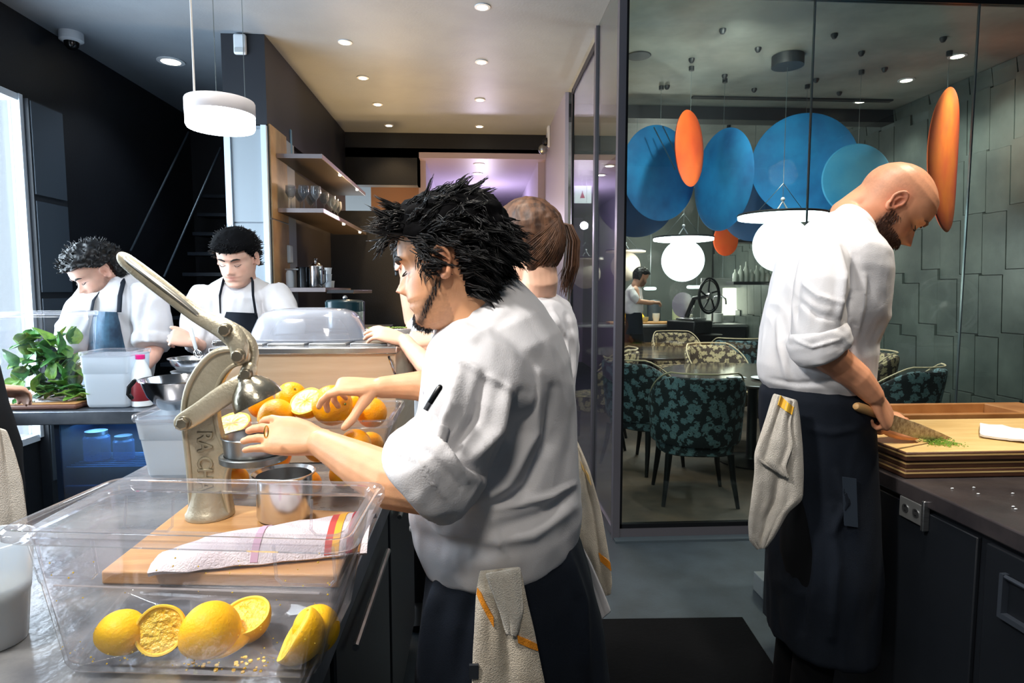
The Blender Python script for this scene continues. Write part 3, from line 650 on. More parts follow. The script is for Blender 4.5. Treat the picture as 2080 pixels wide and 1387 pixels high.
# jacket
g = G()
g.loft(prings([(915, 1166, 1150, 1098, 1.2, .155), (868, 1140, 1168, 1070, 1.2, .175), (846, 1095, 1174, 1030, 1.2, .185), (836, 1040, 1173, 965, 1.2, .185), (838, 965, 1166, 885, 1.2, .185), (846, 885, 1162, 800, 1.2, .185),
               (856, 800, 1151, 722, 1.2, .195), (864, 745, 1130, 668, 1.2, .20), (872, 706, 1100, 622, 1.2, .17), (885, 680, 1070, 590, 1.2, .11), (896, 662, 1045, 566, 1.2, .078)], 2.1, 40))
g.loft(srings([(1000, 720, 1.09, 62, .07), (990, 755, 1.06, 92, .095), (975, 800, 1.035, 100, .10), (950, 855, 1.015, 98, .09), (925, 900, 1.0, 90, .082), (898, 938, .995, 84, .075), (868, 962, .995, 78, .07)], 28))
g.loft(srings([(1010, 740, 1.33, 60), (990, 790, 1.37, 78), (960, 850, 1.42, 68), (925, 830, 1.45, 58), (895, 800, 1.46, 54)], 24))
F1 = [([(935, 745), (925, 820), (880, 905)], .010, 14), ([(985, 760), (965, 850), (925, 910)], -.010, 15), ([(1030, 790), (1010, 870), (960, 930)], .010, 16), ([(905, 760), (893, 830), (862, 900)], -.007, 12),
      ([(1058, 800), (1045, 880), (1000, 960)], -.012, 16), ([(1090, 760), (1080, 880), (1030, 980), (970, 1020)], .011, 18), ([(1125, 790), (1115, 900), (1070, 990), (1000, 1030)], -.009, 16),
      ([(1165, 985), (1110, 1010), (1000, 1035)], .006, 7), ([(1160, 1000), (1100, 1050), (1010, 1075)], -.006, 18), ([(1160, 1030), (1080, 1085), (990, 1100)], .006, 18),
      ([(880, 720), (960, 745), (1050, 800)], .005, 8), ([(850, 1080), (900, 1110), (990, 1120)], -.006, 20), ([(865, 1030), (900, 1075), (960, 1090)], .007, 15),
      ([(1000, 1050), (1015, 1100), (1030, 1135)], .004, 5), ([(800, 910), (860, 930), (905, 1000)], .004, 9), ([(830, 890), (900, 925), (950, 985)], -.005, 10), ([(940, 640), (980, 660), (1040, 640)], -.005, 14), ([(900, 700), (960, 690), (1020, 640)], .004, 12)]
jk = cloth(g, 'jacket', M_jacket, fc, .0052, 5, .0035, 8, 3, (1, 1, .6), F1)
g = G(); g.loft(srings([(928, 905, .995, 88, .082), (920, 914, .995, 100, .093), (902, 932, .99, 106, .098), (878, 953, .985, 109, .100), (856, 970, .985, 107, .098), (843, 980, .985, 98, .090), (840, 983, .985, 80, .070)], 32))
cloth(g, 'cuff', M_jacket, fc, .0045, 4, .0035, 11, 7, (1, 1, 1), [([(800, 915), (850, 935), (900, 1010)], .004, 5), ([(815, 900), (870, 920), (935, 990)], -.004, 8), ([(880, 870), (920, 930), (950, 975)], .004, 7)])
# stand-up collar
col = []
for (lx, ly, rx, ry, hd) in ((893, 672, 1062, 578, .080), (889, 654, 1050, 561, .077), (887, 640, 1037, 548, .073)): col.append((at(lx, ly, 1.2), at(rx, ry, 1.2), hd))
def bandrings(rows, th=.004, n=40):
    out = []
    for a, b, hd in rows: out.append(ring_ell((a + b) / 2, (b - a) / 2, V((0, hd, 0)), n, 2))
    for a, b, hd in rows[::-1]:
        u = (b - a) / 2; out.append(ring_ell((a + b) / 2, u * (1 - th / u.length), V((0, hd - th, 0)), n, 2))
    return out
G().loft(bandrings(col), closed=True).build('collar', M_jacket, fc, sub=1)
# pocket with pens on the sleeve, button
g = G(); g.tube([at(868, 826, .905), at(893, 787, .91)], .0048, 12, round_=True); g.build('pen', mat('pen_black', (14, 16, 20), .25), None, label='black pen clipped in the sleeve pocket of the front chef', cat='pen')
G().tube([at(864, 832, .902), at(872, 818, .903)], .0052, 12).build('pen_band', mat('pen_silver', (190, 190, 195), .25, .9), bpy.data.objects['pen'])
rows = [[at(842 + 72 * j / 14 - 1.5 * i, 828 + 36 * j / 14 + i * 6.4, .93) for j in range(15)] for i in range(12)]
g = G(); g.add([(p.x, .80, p.z) for r in rows for p in r], [(i * 15 + j, i * 15 + j + 1, i * 15 + j + 16, i * 15 + j + 15) for i in range(11) for j in range(14)]); po = g.build('sleeve_pocket', M_jacket, fc)
po.parent = None; sw = po.modifiers.new('w', 'SHRINKWRAP'); sw.target = jk; sw.wrap_method = 'PROJECT'; sw.use_project_x = False; sw.use_project_y = True; sw.use_project_z = False; sw.use_positive_direction = True; sw.use_negative_direction = False; sw.offset = .003
sm_ = po.modifiers.new('s', 'SMOOTH'); sm_.factor = .5; sm_.iterations = 3; sl = po.modifiers.new('t', 'SOLIDIFY'); sl.thickness = .003; bake(po, None, 0); fin(po, fc)
G().lathe([(.006, 0), (.0065, .002), (.004, .004), (.0005, .0045)], (0, 0, 0), 16, M=Matrix.Translation(at(836, 1073, 1.2)) @ Matrix.Rotation(-PI / 2, 4, 'Y')).build('button', M_button, fc)
# apron
g = G(); R = prings([(890, 1122, 1160, 1060, 1.2, .160), (872, 1152, 1172, 1088, 1.2, .172), (866, 1200, 1192, 1150, 1.2, .18), (856, 1290, 1212, 1240, 1.2, .185), (846, 1400, 1228, 1350, 1.2, .19), (838, 1600, 1236, 1560, 1.2, .2), (838, 1790, 1240, 1760, 1.2, .2)], 2.3, 40)
g.loft(R); cloth(g, 'apron', M_apron, fc, .0085, 3, .004, 6, 8, (1, 1, .25), [([(900, 1170), (880, 1250), (860, 1380)], .012, 16), ([(960, 1200), (940, 1300), (930, 1387)], -.006, 20), ([(1150, 1120), (1180, 1220), (1190, 1380)], .008, 14)])
legs(fc, (.065, 1.2, .78), (-.0, 0), (-1, 0, 0), .9, sp=.075)
# hair: shell plus locks
def reg_f(x, y, z):
    if x > .055: return z > .064
    if x > .032: return z > .040 + (x - .032) * 1.0
    if x > .010: return z > -.030 + (x - .010) * 2.8
    if x > -.034: return z > .030
    return z > -.070
def off_f(p): return .006 + .022 * max(0, min(1, (p.z - .01) / .08)) + .014 * max(0, min(1, (-p.x - .03) / .06)) * (1 if p.z > -.03 else .5)
g = hair_cap(G(), M, s, reg_f, off_f, 3, .008, 1)
def dr_f(p):
    if p.z > .05 and p.x > .03: return (.9, .25 * (1 if p.y > 0 else -1), .30)
    if p.x < -.05: return (-.55, .1 * (1 if p.y > 0 else -1), -.75)
    return (-.9, .12 * (1 if p.y > 0 else -1), .12 if p.z > .05 else -.45)
hair_strands(g, M, s, 560, reg_f, lambda p: .058 if p.z > .0 else .036, dr_f, .0009, .008, 5, .010, 7, out=.05, clump=9, spread=.0045)
hair_strands(g, M, s, 230, lambda x, y, z: reg_f(x, y, z) and z > .0, lambda p: .046, lambda p: (dr_f(p)[0], dr_f(p)[1] * 4, dr_f(p)[2]), .0008, .045, 6, .022, 7, out=.05, clump=8, spread=.004)
hair_strands(g, M, s, 60, lambda x, y, z: x > .045 and z > .060, lambda p: .042, lambda p: (1, .3 * (1 if p.y > 0 else -1), -.7), .0008, .040, 15, .014, 7, out=.3, clump=7, spread=.003)
hair_strands(g, M, s, 40, lambda x, y, z: .016 < x < .036 and -.030 < z < .05, lambda p: .024, lambda p: (.3, 0, -1), .0007, .002, 16, .001, 4, out=.05, clump=5, spread=.003)
g.build('hair', [M_hairb, M_cap], fc, smooth='all')
# ring
g = G(); c = at(541, 877, 1.115); g.tube([c + V((0, .0105 * math.cos(t), .0105 * math.sin(t))) for t in (2 * PI * k / 24 for k in range(25))], .0014, 8, cap=False); g.build('finger_ring', mat('gold', (232, 186, 92), .25, 1), fc)
# ------------------------------------------------------------------ chef on the right
rc = thing('person', 'bald bearded chef in white jacket and dark apron chopping at the right', 'person', (1.02, 1.7, 0))
M = head_M(at(1813, 420, 1.72), -22, 50); s = 1.06
g = G(); g.loft(head_rings(s, 1.0)); g.v = [tuple(M @ V(v)) for v in g.v]; ear(g, 1, M, s); ear(g, -1, M, s)
chainm(g, [M @ V((-.04, 0, -.03)), M @ V((-.05, 0, -.095)), at(1728, 482, 1.7), at(1700, 560, 1.7)], [.066, .060, .066, .085], 24)
g.loft(prings([(1610, 560, 1750, 560, 1.7, .13), (1600, 640, 1740, 640, 1.7, .13), (1590, 780, 1730, 780, 1.7, .12)]))
chainm(g, [at(1668, 560, 1.56), at(1662, 680, 1.53), at(1672, 712, 1.53), at(1705, 740, 1.55), at(1742, 768, 1.54), at(1762, 790, 1.54), at(1776, 806, 1.54)], [.052, .046, .046, .043, .037, .031, .026])
chainm(g, [at(1690, 580, 1.86), at(1690, 700, 1.9), at(1730, 770, 1.88), at(1765, 845, 1.78), at(1785, 866, 1.72)], [.05, .046, .04, .030, .026])
hand(g, at(1777, 808, 1.545), (.50, .15, -.62), (.45, -.78, .35), 1, [(70, 70, 40), (72, 74, 40), (74, 76, 40), (76, 78, 40)], thumb=(38, 20, 30), s=.92, tdrop=.5)
hand(g, at(1785, 866, 1.72), (.95, .12, .16), (-.1, -.55, .85), -1, [(20, 44, 36), (22, 46, 36), (26, 48, 36), (30, 50, 36)], thumb=(34, 20, 10), s=.92)
skin_body(g, rc, M, (216, 152, 116), .003, s, beard=((58, 34, 24), .93, 'full'), shaved=(120, 84, 66), flush=1.0)
brows(M, s, rc, mat('light_brow', (120, 76, 50), .7), .0035); lashes(M, s, rc)
g = G(); hair_strands(g, M, s, 2600, lambda x, y, z: x > -.002 and -.125 < z < (-.02 if x < .03 else -.046) and (abs(y) > .022 or z < -.074 or z > -.057), lambda p: .013, lambda p: (.35, 0, -1), .0007, .004, 6, -.0006, 3)
g.build('beard', mat('beard_hair', (70, 40, 26), .5), rc, smooth='all')
g = G()
g.loft(prings([(1572, 795, 1745, 795, 1.7, .135), (1556, 772, 1756, 772, 1.7, .155), (1553, 740, 1757, 740, 1.7, .16), (1559, 690, 1756, 690, 1.7, .165), (1568, 640, 1778, 637, 1.7, .175), (1583, 585, 1776, 585, 1.7, .185), (1600, 532, 1773, 552, 1.7, .19),
               (1624, 485, 1770, 528, 1.7, .18), (1655, 452, 1767, 510, 1.7, .14), (1690, 430, 1765, 497, 1.7, .095), (1708, 421, 1763, 490, 1.7, .075)], 2.1, 36))
g.loft(srings([(1682, 505, 1.6, 34, .05), (1676, 535, 1.57, 47, .062), (1670, 580, 1.55, 54, .068), (1664, 630, 1.54, 54, .068), (1661, 675, 1.54, 50, .062), (1668, 700, 1.54, 46, .058)], 24))
g.loft(srings([(1695, 520, 1.8, 40), (1700, 580, 1.86, 50), (1695, 640, 1.88, 50), (1695, 700, 1.89, 46)], 20))
F2 = [([(1700, 500), (1712, 560), (1705, 640)], .008, 9), ([(1640, 500), (1618, 580), (1612, 660)], -.009, 10), ([(1735, 520), (1738, 590), (1715, 650)], -.007, 9), ([(1625, 570), (1660, 600), (1705, 615)], .005, 6), ([(1620, 610), (1660, 640), (1700, 648)], -.005, 7),
      ([(1755, 560), (1750, 620), (1735, 690)], .007, 8), ([(1580, 620), (1585, 700), (1600, 770)], .006, 9), ([(1735, 660), (1725, 720), (1690, 770)], -.008, 9), ([(1600, 690), (1640, 750), (1720, 775)], .006, 10), ([(1560, 770), (1620, 780), (1740, 770)], -.004, 7)]
cloth(g, 'jacket', M_jacket, rc, .0055, 5, .0032, 9, 13, (1, 1, .5), F2)
g = G(); g.loft(srings([(1655, 666, 1.54, 50, .062), (1656, 670, 1.54, 57, .070), (1661, 686, 1.54, 61, .074), (1668, 706, 1.54, 60, .072), (1673, 717, 1.54, 55, .066), (1675, 720, 1.54, 44, .052)], 26)); cloth(g, 'cuff', M_jacket, rc, .0045, 4, .003, 12, 17, (1, 1, 1), [([(1612, 690), (1650, 705), (1705, 690)], .003, 4)])
G().loft(bandrings([(at(1700, 428, 1.7), at(1766, 500, 1.7), .082), (at(1708, 420, 1.7), at(1765, 492, 1.7), .080), (at(1717, 413, 1.7), at(1763, 484, 1.7), .072)]), closed=True).build('collar', M_jacket, rc, sub=1)
for k, (x, y) in enumerate(((1753, 504), (1757, 520))): G().sheet([[at(x - 5 + 2 * i, y - 2 + i * 6, 1.6), at(x + 4 + 2 * i, y + 4 + i * 5, 1.6)] for i in range(3)], .002).build('collar_tab', M_apron, rc)
g = G(); g.loft(prings([(1572, 778, 1742, 780, 1.7, .14), (1560, 800, 1752, 800, 1.7, .155), (1560, 850, 1748, 850, 1.7, .155), (1566, 930, 1750, 930, 1.7, .155), (1572, 1020, 1756, 1020, 1.7, .155), (1578, 1150, 1760, 1150, 1.7, .16), (1580, 1297, 1752, 1302, 1.7, .16)], 2.4, 36))
cloth(g, 'apron', M_apron, rc, .0075, 3, .004, 7, 18, (1, 1, .3), [([(1640, 870), (1690, 880), (1740, 870)], .004, 8), ([(1700, 960), (1720, 1020), (1690, 1080)], .006, 10), ([(1620, 1000), (1640, 1120), (1630, 1280)], -.007, 12), ([(1690, 1030), (1700, 1150), (1690, 1290)], .007, 14)])
G().sheet([[at(1711 + j * 7 + i * 1.2, 968 + i * 33 + j, 1.535) for j in range(5)] for i in range(4)], .002).build('apron_pocket', mat('apron_pocket_cloth', (34, 46, 60), .8), rc)
g = G(); g.tube([at(1738, 798, 1.57), at(1752, 830, 1.56), at(1742, 860, 1.56), at(1733, 826, 1.56)], .006, 8, flat=.3); g.tube([at(1736, 830, 1.56), at(1748, 880, 1.555), at(1752, 920, 1.555), at(1742, 925, 1.555)], .008, 8, flat=.3); g.tube([at(1738, 835, 1.56), at(1730, 870, 1.555), at(1737, 940, 1.555)], .006, 8, flat=.3); g.build('apron_strings', M_apron, rc)
legs(rc, (.95, 1.7, .80), (0, 0), (1, 0, 0), .80, sp=.05)
AT[0] = 1.07
# ------------------------------------------------------------------ woman with a ponytail behind the front chef
wc = thing('person', 'brown haired cook with a ponytail and white jacket standing behind the front chef', 'person', (.18, 1.62, 0))
M = head_M(at(1068, 490, 1.60), 140, 8); s = .90
g = G(); g.loft(head_rings(s, .92, .85)); g.v = [tuple(M @ V(v)) for v in g.v]; ear(g, 1, M, s); ear(g, -1, M, s)
chainm(g, [M @ V((-.03, 0, -.04)), M @ V((-.035, 0, -.11)), at(1085, 620, 1.64)], [.050, .048, .06], 20)
g.loft(prings([(1010, 680, 1140, 680, 1.66, .09), (1010, 950, 1140, 950, 1.66, .09)]))
chainm(g, [at(1030, 660, 1.55), at(985, 780, 1.5), at(930, 790, 1.55), at(870, 745, 1.66), at(838, 712, 1.74), at(822, 692, 1.78)], [.042, .040, .038, .034, .026, .023])
chainm(g, [at(1090, 660, 1.8), at(1040, 760, 1.86), at(960, 740, 1.88), at(905, 705, 1.89), at(885, 690, 1.9)], [.042, .04, .036, .027, .023])
hand(g, at(824, 694, 1.78), (-.82, .1, .28), (.15, -.45, .85), -1, [(8, 22, 16), (10, 26, 18), (14, 30, 20), (18, 32, 20)], thumb=(40, 15, 10), s=.88)
hand(g, at(886, 690, 1.9), (-.85, -.1, .05), (.1, -.6, .7), 1, [(40, 45, 30), (44, 48, 30), (50, 50, 30), (55, 50, 30)], thumb=(40, 15, 15), s=.86)
skin_body(g, wc, M, (232, 184, 156), .0036, s)
g = G()
g.loft(prings([(1000, 1000, 1165, 1000, 1.66, .13), (1000, 900, 1163, 900, 1.66, .13), (1000, 830, 1158, 830, 1.66, .13), (1000, 760, 1166, 760, 1.66, .14), (1000, 700, 1172, 700, 1.66, .15), (1005, 650, 1168, 650, 1.66, .16), (1012, 618, 1150, 615, 1.66, .14), (1025, 596, 1120, 592, 1.66, .09), (1040, 585, 1104, 582, 1.66, .06)], 2.1, 30))
g.loft(srings([(1130, 640, 1.62, 30), (1138, 690, 1.58, 34), (1132, 760, 1.56, 36), (1128, 820, 1.56, 36), (1127, 838, 1.56, 33)], 20))
cloth(g, 'jacket', M_jacket, wc, .007, 4, .004, 10, 23, (1, 1, .5), [([(1120, 630), (1150, 690), (1150, 780)], .007, 8), ([(1150, 640), (1165, 720), (1160, 800)], -.005, 7)])
g = G(); g.tube([at(1074, 598, 1.57), at(1088, 580, 1.58), at(1104, 566, 1.6), at(1106, 560, 1.64)], .012, 10, flat=.25); g.build('apron_strap', M_apron, wc)
g = G(); g.loft(prings([(1000, 985, 1162, 985, 1.66, .12), (1000, 1100, 1166, 1100, 1.66, .13), (1000, 1400, 1180, 1400, 1.66, .14), (1010, 1500, 1180, 1500, 1.66, .14)], 2.2, 30)); cloth(g, 'apron', M_apron, wc, .012, 3, .003, 6, 4)
legs(wc, (.18, 1.66, .8), (0, 0), (-1, .2, 0), .85)
def reg_w(x, y, z):
    if x > .055: return z > .055
    if x > .0: return z > .02 + (x) * .6
    if x > -.03: return z > .022
    return z > -.088
tie = V((-.118, 0, .045))
g = hair_cap(G(), M, s, reg_w, lambda p: .013 + .008 * max(0, p.z / .1), 9, .003)
def dw(p):
    d = tie - p; n = (p - V((-.01, 0, .02))).normalized(); d = d - n * d.dot(n); return d
rnd = random.Random(4)
for k in range(900):                                     # combed strands from the hairline to the tie
    while True:
        p = HR[rnd.randrange(10, len(HR) - 1)][rnd.randrange(88)]
        if reg_w(p.x, p.y, p.z): break
    pts = []
    for q in range(7):
        t = q / 6; v = p.lerp(tie, t); n = V(((v.x + .01) / .11, v.y / .078, (v.z) / .108)); L = n.length; sc = (1.11 + .022 * math.sin(k)) / max(L, .01); w = v + V((.01, 0, 0)); w = V((w.x * sc, w.y * sc, w.z * sc)) - V((.01, 0, 0)); pts.append(M @ (w * s))
    g.tube(pts, [.0009, .0013, .0014, .0014, .0014, .0012, .0009], 4)
g.build('hair', M_hairn, wc, smooth='all')
g = G(); T0 = at(1133, 452, 1.66)
for k in range(150):
    a, r = rnd.uniform(0, 6.28), rnd.uniform(0, .022); o = V((math.cos(a) * r, math.sin(a) * r, 0)); e = V((rnd.gauss(0, .007), rnd.gauss(0, .006), rnd.gauss(0, .02)))
    pts = [T0 + o * .3, at(1152, 458, 1.66) + o * .7, at(1163, 490, 1.66) + o, at(1160, 540, 1.66) + o * 1.1, at(1148, 585 + rnd.uniform(-25, 8), 1.66) + o * .5 + e]
    g.tube(pts, [.002, .0026, .0026, .0022, .0004], 5)
g.build('ponytail', M_hairn, wc, smooth='all')
G().tube([at(1131, 438, 1.66), at(1138, 452, 1.64), at(1133, 468, 1.66), at(1127, 452, 1.68), at(1131, 438, 1.66)], .006, 8).build('hair_tie', M_hairb, wc)
AT[0] = 1.0
AT[0] = 1.075
# ------------------------------------------------------------------ cook mostly hidden behind the front chef's face
hc = thing('person', 'mostly hidden dark haired cook in white jacket beyond the front chef\'s face', 'person', (-.2, 2.6, 0))
M = head_M(at(848, 535, 2.35), -62, 18); s = .95
g = G(); g.loft(head_rings(s)); g.v = [tuple(M @ V(v)) for v in g.v]; ear(g, 1, M, s); ear(g, -1, M, s)
chainm(g, [M @ V((-.03, 0, -.04)), M @ V((-.035, 0, -.12)), at(850, 650, 2.42)], [.052, .05, .06], 16)
g.loft(prings([(835, 680, 930, 680, 2.42, .08), (835, 900, 930, 900, 2.42, .08)]))
chainm(g, [at(935, 660, 2.4), at(940, 750, 2.35), at(905, 740, 2.2), at(890, 700, 2.1)], [.042, .038, .03, .024]); hand(g, at(888, 698, 2.09), (-.6, -.5, .1), (.1, 0, .9), -1, (30, 35, 20), s=.85)
chainm(g, [at(845, 660, 2.4), at(838, 760, 2.35), at(850, 740, 2.2), at(862, 705, 2.12)], [.042, .038, .03, .024]); hand(g, at(862, 702, 2.11), (-.3, -.6, .0), (.1, 0, .9), 1, (30, 35, 20), s=.85)
skin_body(g, hc, M, (222, 170, 142), .005, s)
g = G(); g.loft(prings([(840, 920, 935, 920, 2.42, .12), (834, 800, 945, 800, 2.42, .13), (830, 700, 950, 700, 2.42, .13), (832, 650, 945, 650, 2.42, .13), (845, 625, 930, 625, 2.42, .09), (868, 612, 905, 612, 2.42, .06)], 2.1, 26)); cloth(g, 'jacket', M_jacket, hc, .009, 4, .004, 10, 33)
G().box(tuple(at(846, 640, 2.28)), tuple(at(851, 645, 2.285))).build('badge', M_apron, hc) if False else None
reg_s = lambda x, y, z: (z > .06) if x > .05 else (z > .02 + max(0, x) * .8) if x > -.035 else z > -.06
hair_cap(G(), M, s, reg_s, lambda p: .018, 5, .006).build('hair', M_hairb, hc, smooth='all')
legs(hc, (-.15, 2.64, .8), (0, 0), (0, -1, 0), .85)
AT[0] = 1.03
# ------------------------------------------------------------------ left back chef chopping greens
c1 = thing('person', 'curly haired bearded chef in blue bib apron bending over greens at the far left', 'person', (-1.75, 2.98, 0))
M = head_M(at(192, 553, 2.92), -128, 38); s = 1.04
g = G(); g.loft(head_rings(s)); g.v = [tuple(M @ V(v)) for v in g.v]; ear(g, 1, M, s); ear(g, -1, M, s)
chainm(g, [M @ V((-.03, 0, -.03)), M @ V((-.05, 0, -.10)), at(240, 600, 3.0), at(235, 650, 3.02)], [.06, .058, .065, .08], 18)
g.loft(prings([(190, 660, 290, 660, 3.02, .1), (180, 790, 290, 790, 3.02, .1)]))
chainm(g, [at(190, 610, 2.96), at(150, 670, 2.9), at(142, 705, 2.84), at(146, 728, 2.8)], [.05, .042, .034, .026])
chainm(g, [at(300, 620, 2.96), at(318, 700, 2.92), at(308, 722, 2.86), at(290, 745, 2.8), at(278, 760, 2.78)], [.05, .045, .04, .032, .026])
hand(g, at(146, 728, 2.8), (-.05, -.1, -.9), (-.3, -.8, .1), -1, (18, 26, 16), s=.98); hand(g, at(278, 760, 2.78), (-.7, -.2, -.5), (.2, -.5, .7), 1, (50, 50, 30), s=.95)
skin_body(g, c1, M, (226, 178, 158), .0045, s, beard=((52, 32, 26), .6, 'full'))
brows(M, s, c1); lashes(M, s, c1)
g = G(); g.loft(prings([(176, 800, 300, 800, 3.02, .14), (168, 740, 308, 740, 3.02, .15), (166, 690, 312, 690, 3.02, .155), (166, 640, 318, 640, 3.02, .16), (172, 600, 318, 598, 3.02, .15), (195, 578, 300, 573, 3.02, .12), (215, 565, 268, 552, 3.02, .08)], 2.2, 30))
g.loft(srings([(195, 595, 2.98, 26), (172, 630, 2.93, 30), (152, 668, 2.88, 30), (145, 700, 2.83, 25), (146, 718, 2.81, 19)], 18)); g.loft(srings([(290, 590, 2.98, 30), (306, 625, 2.94, 34), (312, 665, 2.92, 34), (311, 690, 2.9, 32), (309, 706, 2.88, 29)], 18))
g.loft(srings([(311, 682, 2.9, 36), (310, 700, 2.89, 36)], 18))
cloth(g, 'jacket', M_jacket, c1, .009, 4, .005, 9, 43, (1, 1, .6), [([(300, 600), (285, 650), (290, 690)], -.012, 8), ([(190, 600), (178, 650), (160, 690)], .010, 7)])
def bib(rows, Yf, name, m, parent, curve=.05, n=9):
    g = G(); out = []
    for lx, ly, rx, ry in rows: out.append([at(lx + (rx - lx) * j / (n - 1), ly + (ry - ly) * j / (n - 1), Yf + curve * (2 * j / (n - 1) - 1) ** 2) for j in range(n)])
    g.sheet(out, .004); return g.build(name, m, parent)
bib([(186, 632, 242, 634), (180, 650, 247, 655), (172, 680, 252, 690), (168, 710, 256, 712), (166, 800, 300, 800), (160, 1000, 300, 1000)], 2.80, 'bib_apron', M_apronb, c1, .1)
g = G(); g.tube([at(242, 634, 2.85), at(244, 600, 2.86), at(250, 575, 2.9), at(244, 555, 2.98)], .013, 8, flat=.3); g.tube([at(186, 632, 2.85), at(190, 610, 2.86), at(205, 585, 2.9)], .010, 8, flat=.3); g.build('apron_strap', M_apron, c1)
g = hair_cap(G(), M, s, reg_s, lambda p: .010 + .018 * max(0, min(1, (.10 - p.x) / .04)), 11, .014); hair_strands(g, M, s, 420, reg_s, lambda p: .035, lambda p: (p.x, p.y, p.z + .02), .0026, .05, 21, .014, 5); g.build('hair', M_hairb, c1, smooth='all')
legs(c1, (-1.72, 3.1, .8), (0, 0), (0, -1, 0), .9)
# ------------------------------------------------------------------ chef with the whisk
c2 = thing('person', 'young chef with short black hair and dark bib apron whisking in a bowl', 'person', (-1.15, 2.98, 0))
M = head_M(at(480, 524, 2.90), -92, 24); s = 1.06
g = G(); g.loft(head_rings(s, 1.02, .9)); g.v = [tuple(M @ V(v)) for v in g.v]; ear(g, 1, M, s); ear(g, -1, M, s)
chainm(g, [M @ V((-.03, 0, -.04)), M @ V((-.035, 0, -.11)), at(487, 600, 3.0), at(487, 650, 3.02)], [.058, .056, .062, .08], 18)
g.loft(prings([(440, 640, 535, 640, 3.02, .1), (440, 800, 535, 800, 3.02, .1)]))
chainm(g, [at(415, 610, 2.98), at(402, 670, 2.92), at(405, 700, 2.86), at(402, 702, 2.8), at(392, 694, 2.76)], [.05, .042, .036, .028, .025])
chainm(g, [at(565, 615, 2.98), at(590, 680, 2.92), at(570, 720, 2.85), at(530, 735, 2.8)], [.05, .042, .034, .026])
hand(g, at(394, 695, 2.76), (-.65, -.35, .25), (-.2, -.75, .5), -1, [(62, 60, 40)] * 4, thumb=(40, 20, 20), s=.95); hand(g, at(530, 735, 2.8), (-.8, -.3, -.1), (0, -.3, .9), 1, (40, 40, 30), s=.95)
skin_body(g, c2, M, (232, 186, 164), .0042, s, lips=(186, 104, 98))
brows(M, s, c2, w=.004); lashes(M, s, c2)
g = G(); g.loft(prings([(440, 810, 540, 810, 3.02, .13), (428, 740, 545, 740, 3.02, .14), (420, 690, 552, 690, 3.02, .15), (415, 640, 560, 640, 3.02, .155), (410, 605, 566, 605, 3.02, .15), (432, 580, 545, 580, 3.02, .12), (458, 565, 516, 562, 3.02, .08)], 2.2, 30))
g.loft(srings([(425, 595, 3.0, 30), (410, 625, 2.96, 31), (402, 660, 2.92, 30), (402, 690, 2.88, 26), (403, 703, 2.85, 21)], 18)); g.loft(srings([(550, 595, 3.0, 32), (572, 630, 2.96, 32), (588, 668, 2.92, 30), (585, 700, 2.88, 26), (570, 720, 2.86, 22)], 18))
cloth(g, 'jacket', M_jacket, c2, .009, 4, .005, 9, 53, (1, 1, .6), [([(550, 600), (545, 650), (560, 690)], -.012, 8), ([(430, 600), (432, 650), (420, 690)], -.010, 7), ([(520, 600), (530, 640), (525, 680)], .008, 6)])
bib([(449, 633, 522, 636), (444, 645, 524, 650), (440, 662, 526, 662), (432, 760, 540, 760), (430, 1000, 545, 1000)], 2.845, 'bib_apron', M_apron, c2, .06)
g = G(); g.tube([at(449, 636, 2.88), at(447, 600, 2.88), at(454, 570, 2.9), at(462, 556, 2.95)], .013, 8, flat=.3); g.tube([at(520, 640, 2.88), at(514, 600, 2.88), at(513, 570, 2.9), at(508, 556, 2.95)], .013, 8, flat=.3); g.build('apron_strap', M_apron, c2)
reg_2 = lambda x, y, z: (z > .050) if x > .05 else (z > .0 + max(0, x) * .9) if x > .0 else (z > .02) if x > -.035 else z > -.05
g = hair_cap(G(), M, s, reg_2, lambda p: .006 + .018 * max(0, min(1, (.095 - p.x) / .05)) * max(0, min(1, p.z / .06)), 13, .003, 1); hair_strands(g, M, s, 900, reg_2, lambda p: .024, lambda p: (.9, p.y * 4, .1) if p.x > .0 else (p.x * .9, p.y * .8, .02), .0016, .006, 25, .010, 4, out=.5); g.build('hair', [M_hairb, M_cap], c2, smooth='all')
legs(c2, (-1.15, 3.1, .8), (0, 0), (0, -1, 0), .9)
AT[0] = 1.0
# sliver of a person at the left edge
e1 = thing('person', 'person in black with a towel at the hip, cut off by the left edge', 'person', (-1.3, 1.55, 0))
M = head_M(at(-190, 300, 1.55), 100, 5); s = .95
g = G(); g.loft(head_rings(s)); g.v = [tuple(M @ V(v)) for v in g.v]; ear(g, 1, M, s); ear(g, -1, M, s)
chainm(g, [M @ V((-.03, 0, -.04)), M @ V((-.03, 0, -.13)), at(-180, 600, 1.55)], [.052, .05, .08], 16); g.loft(prings([(-260, 500, -110, 500, 1.55, .1), (-260, 900, -90, 900, 1.55, .1)]))
chainm(g, [at(-110, 560, 1.6), at(-90, 700, 1.7), at(-50, 770, 1.8), at(-22, 790, 1.9)], [.05, .042, .034, .026]); hand(g, at(-22, 790, 1.9), (.25, .6, -.1), (0, 0, 1), 1, (30, 40, 20), s=.9)
skin_body(g, e1, M, (216, 168, 142), .007, s)
g = G(); g.loft(prings([(-300, 1250, 22, 1250, 1.55, .14), (-300, 1060, 26, 1060, 1.55, .14), (-290, 950, 20, 950, 1.55, .14), (-290, 860, 4, 860, 1.55, .14), (-285, 700, -50, 700, 1.55, .14), (-280, 540, -70, 540, 1.55, .14), (-240, 460, -120, 460, 1.55, .08)], 2.2, 26)); cloth(g, 'jacket', M_trouser, e1, .012, 3, .003, 6, 63)
hair_cap(G(), M, s, reg_s, lambda p: .02, 5, .006).build('hair', M_hairb, e1, smooth='all')
legs(e1, (-1.33, 1.55, .8), (0, 0), (0, 1, 0), .9)
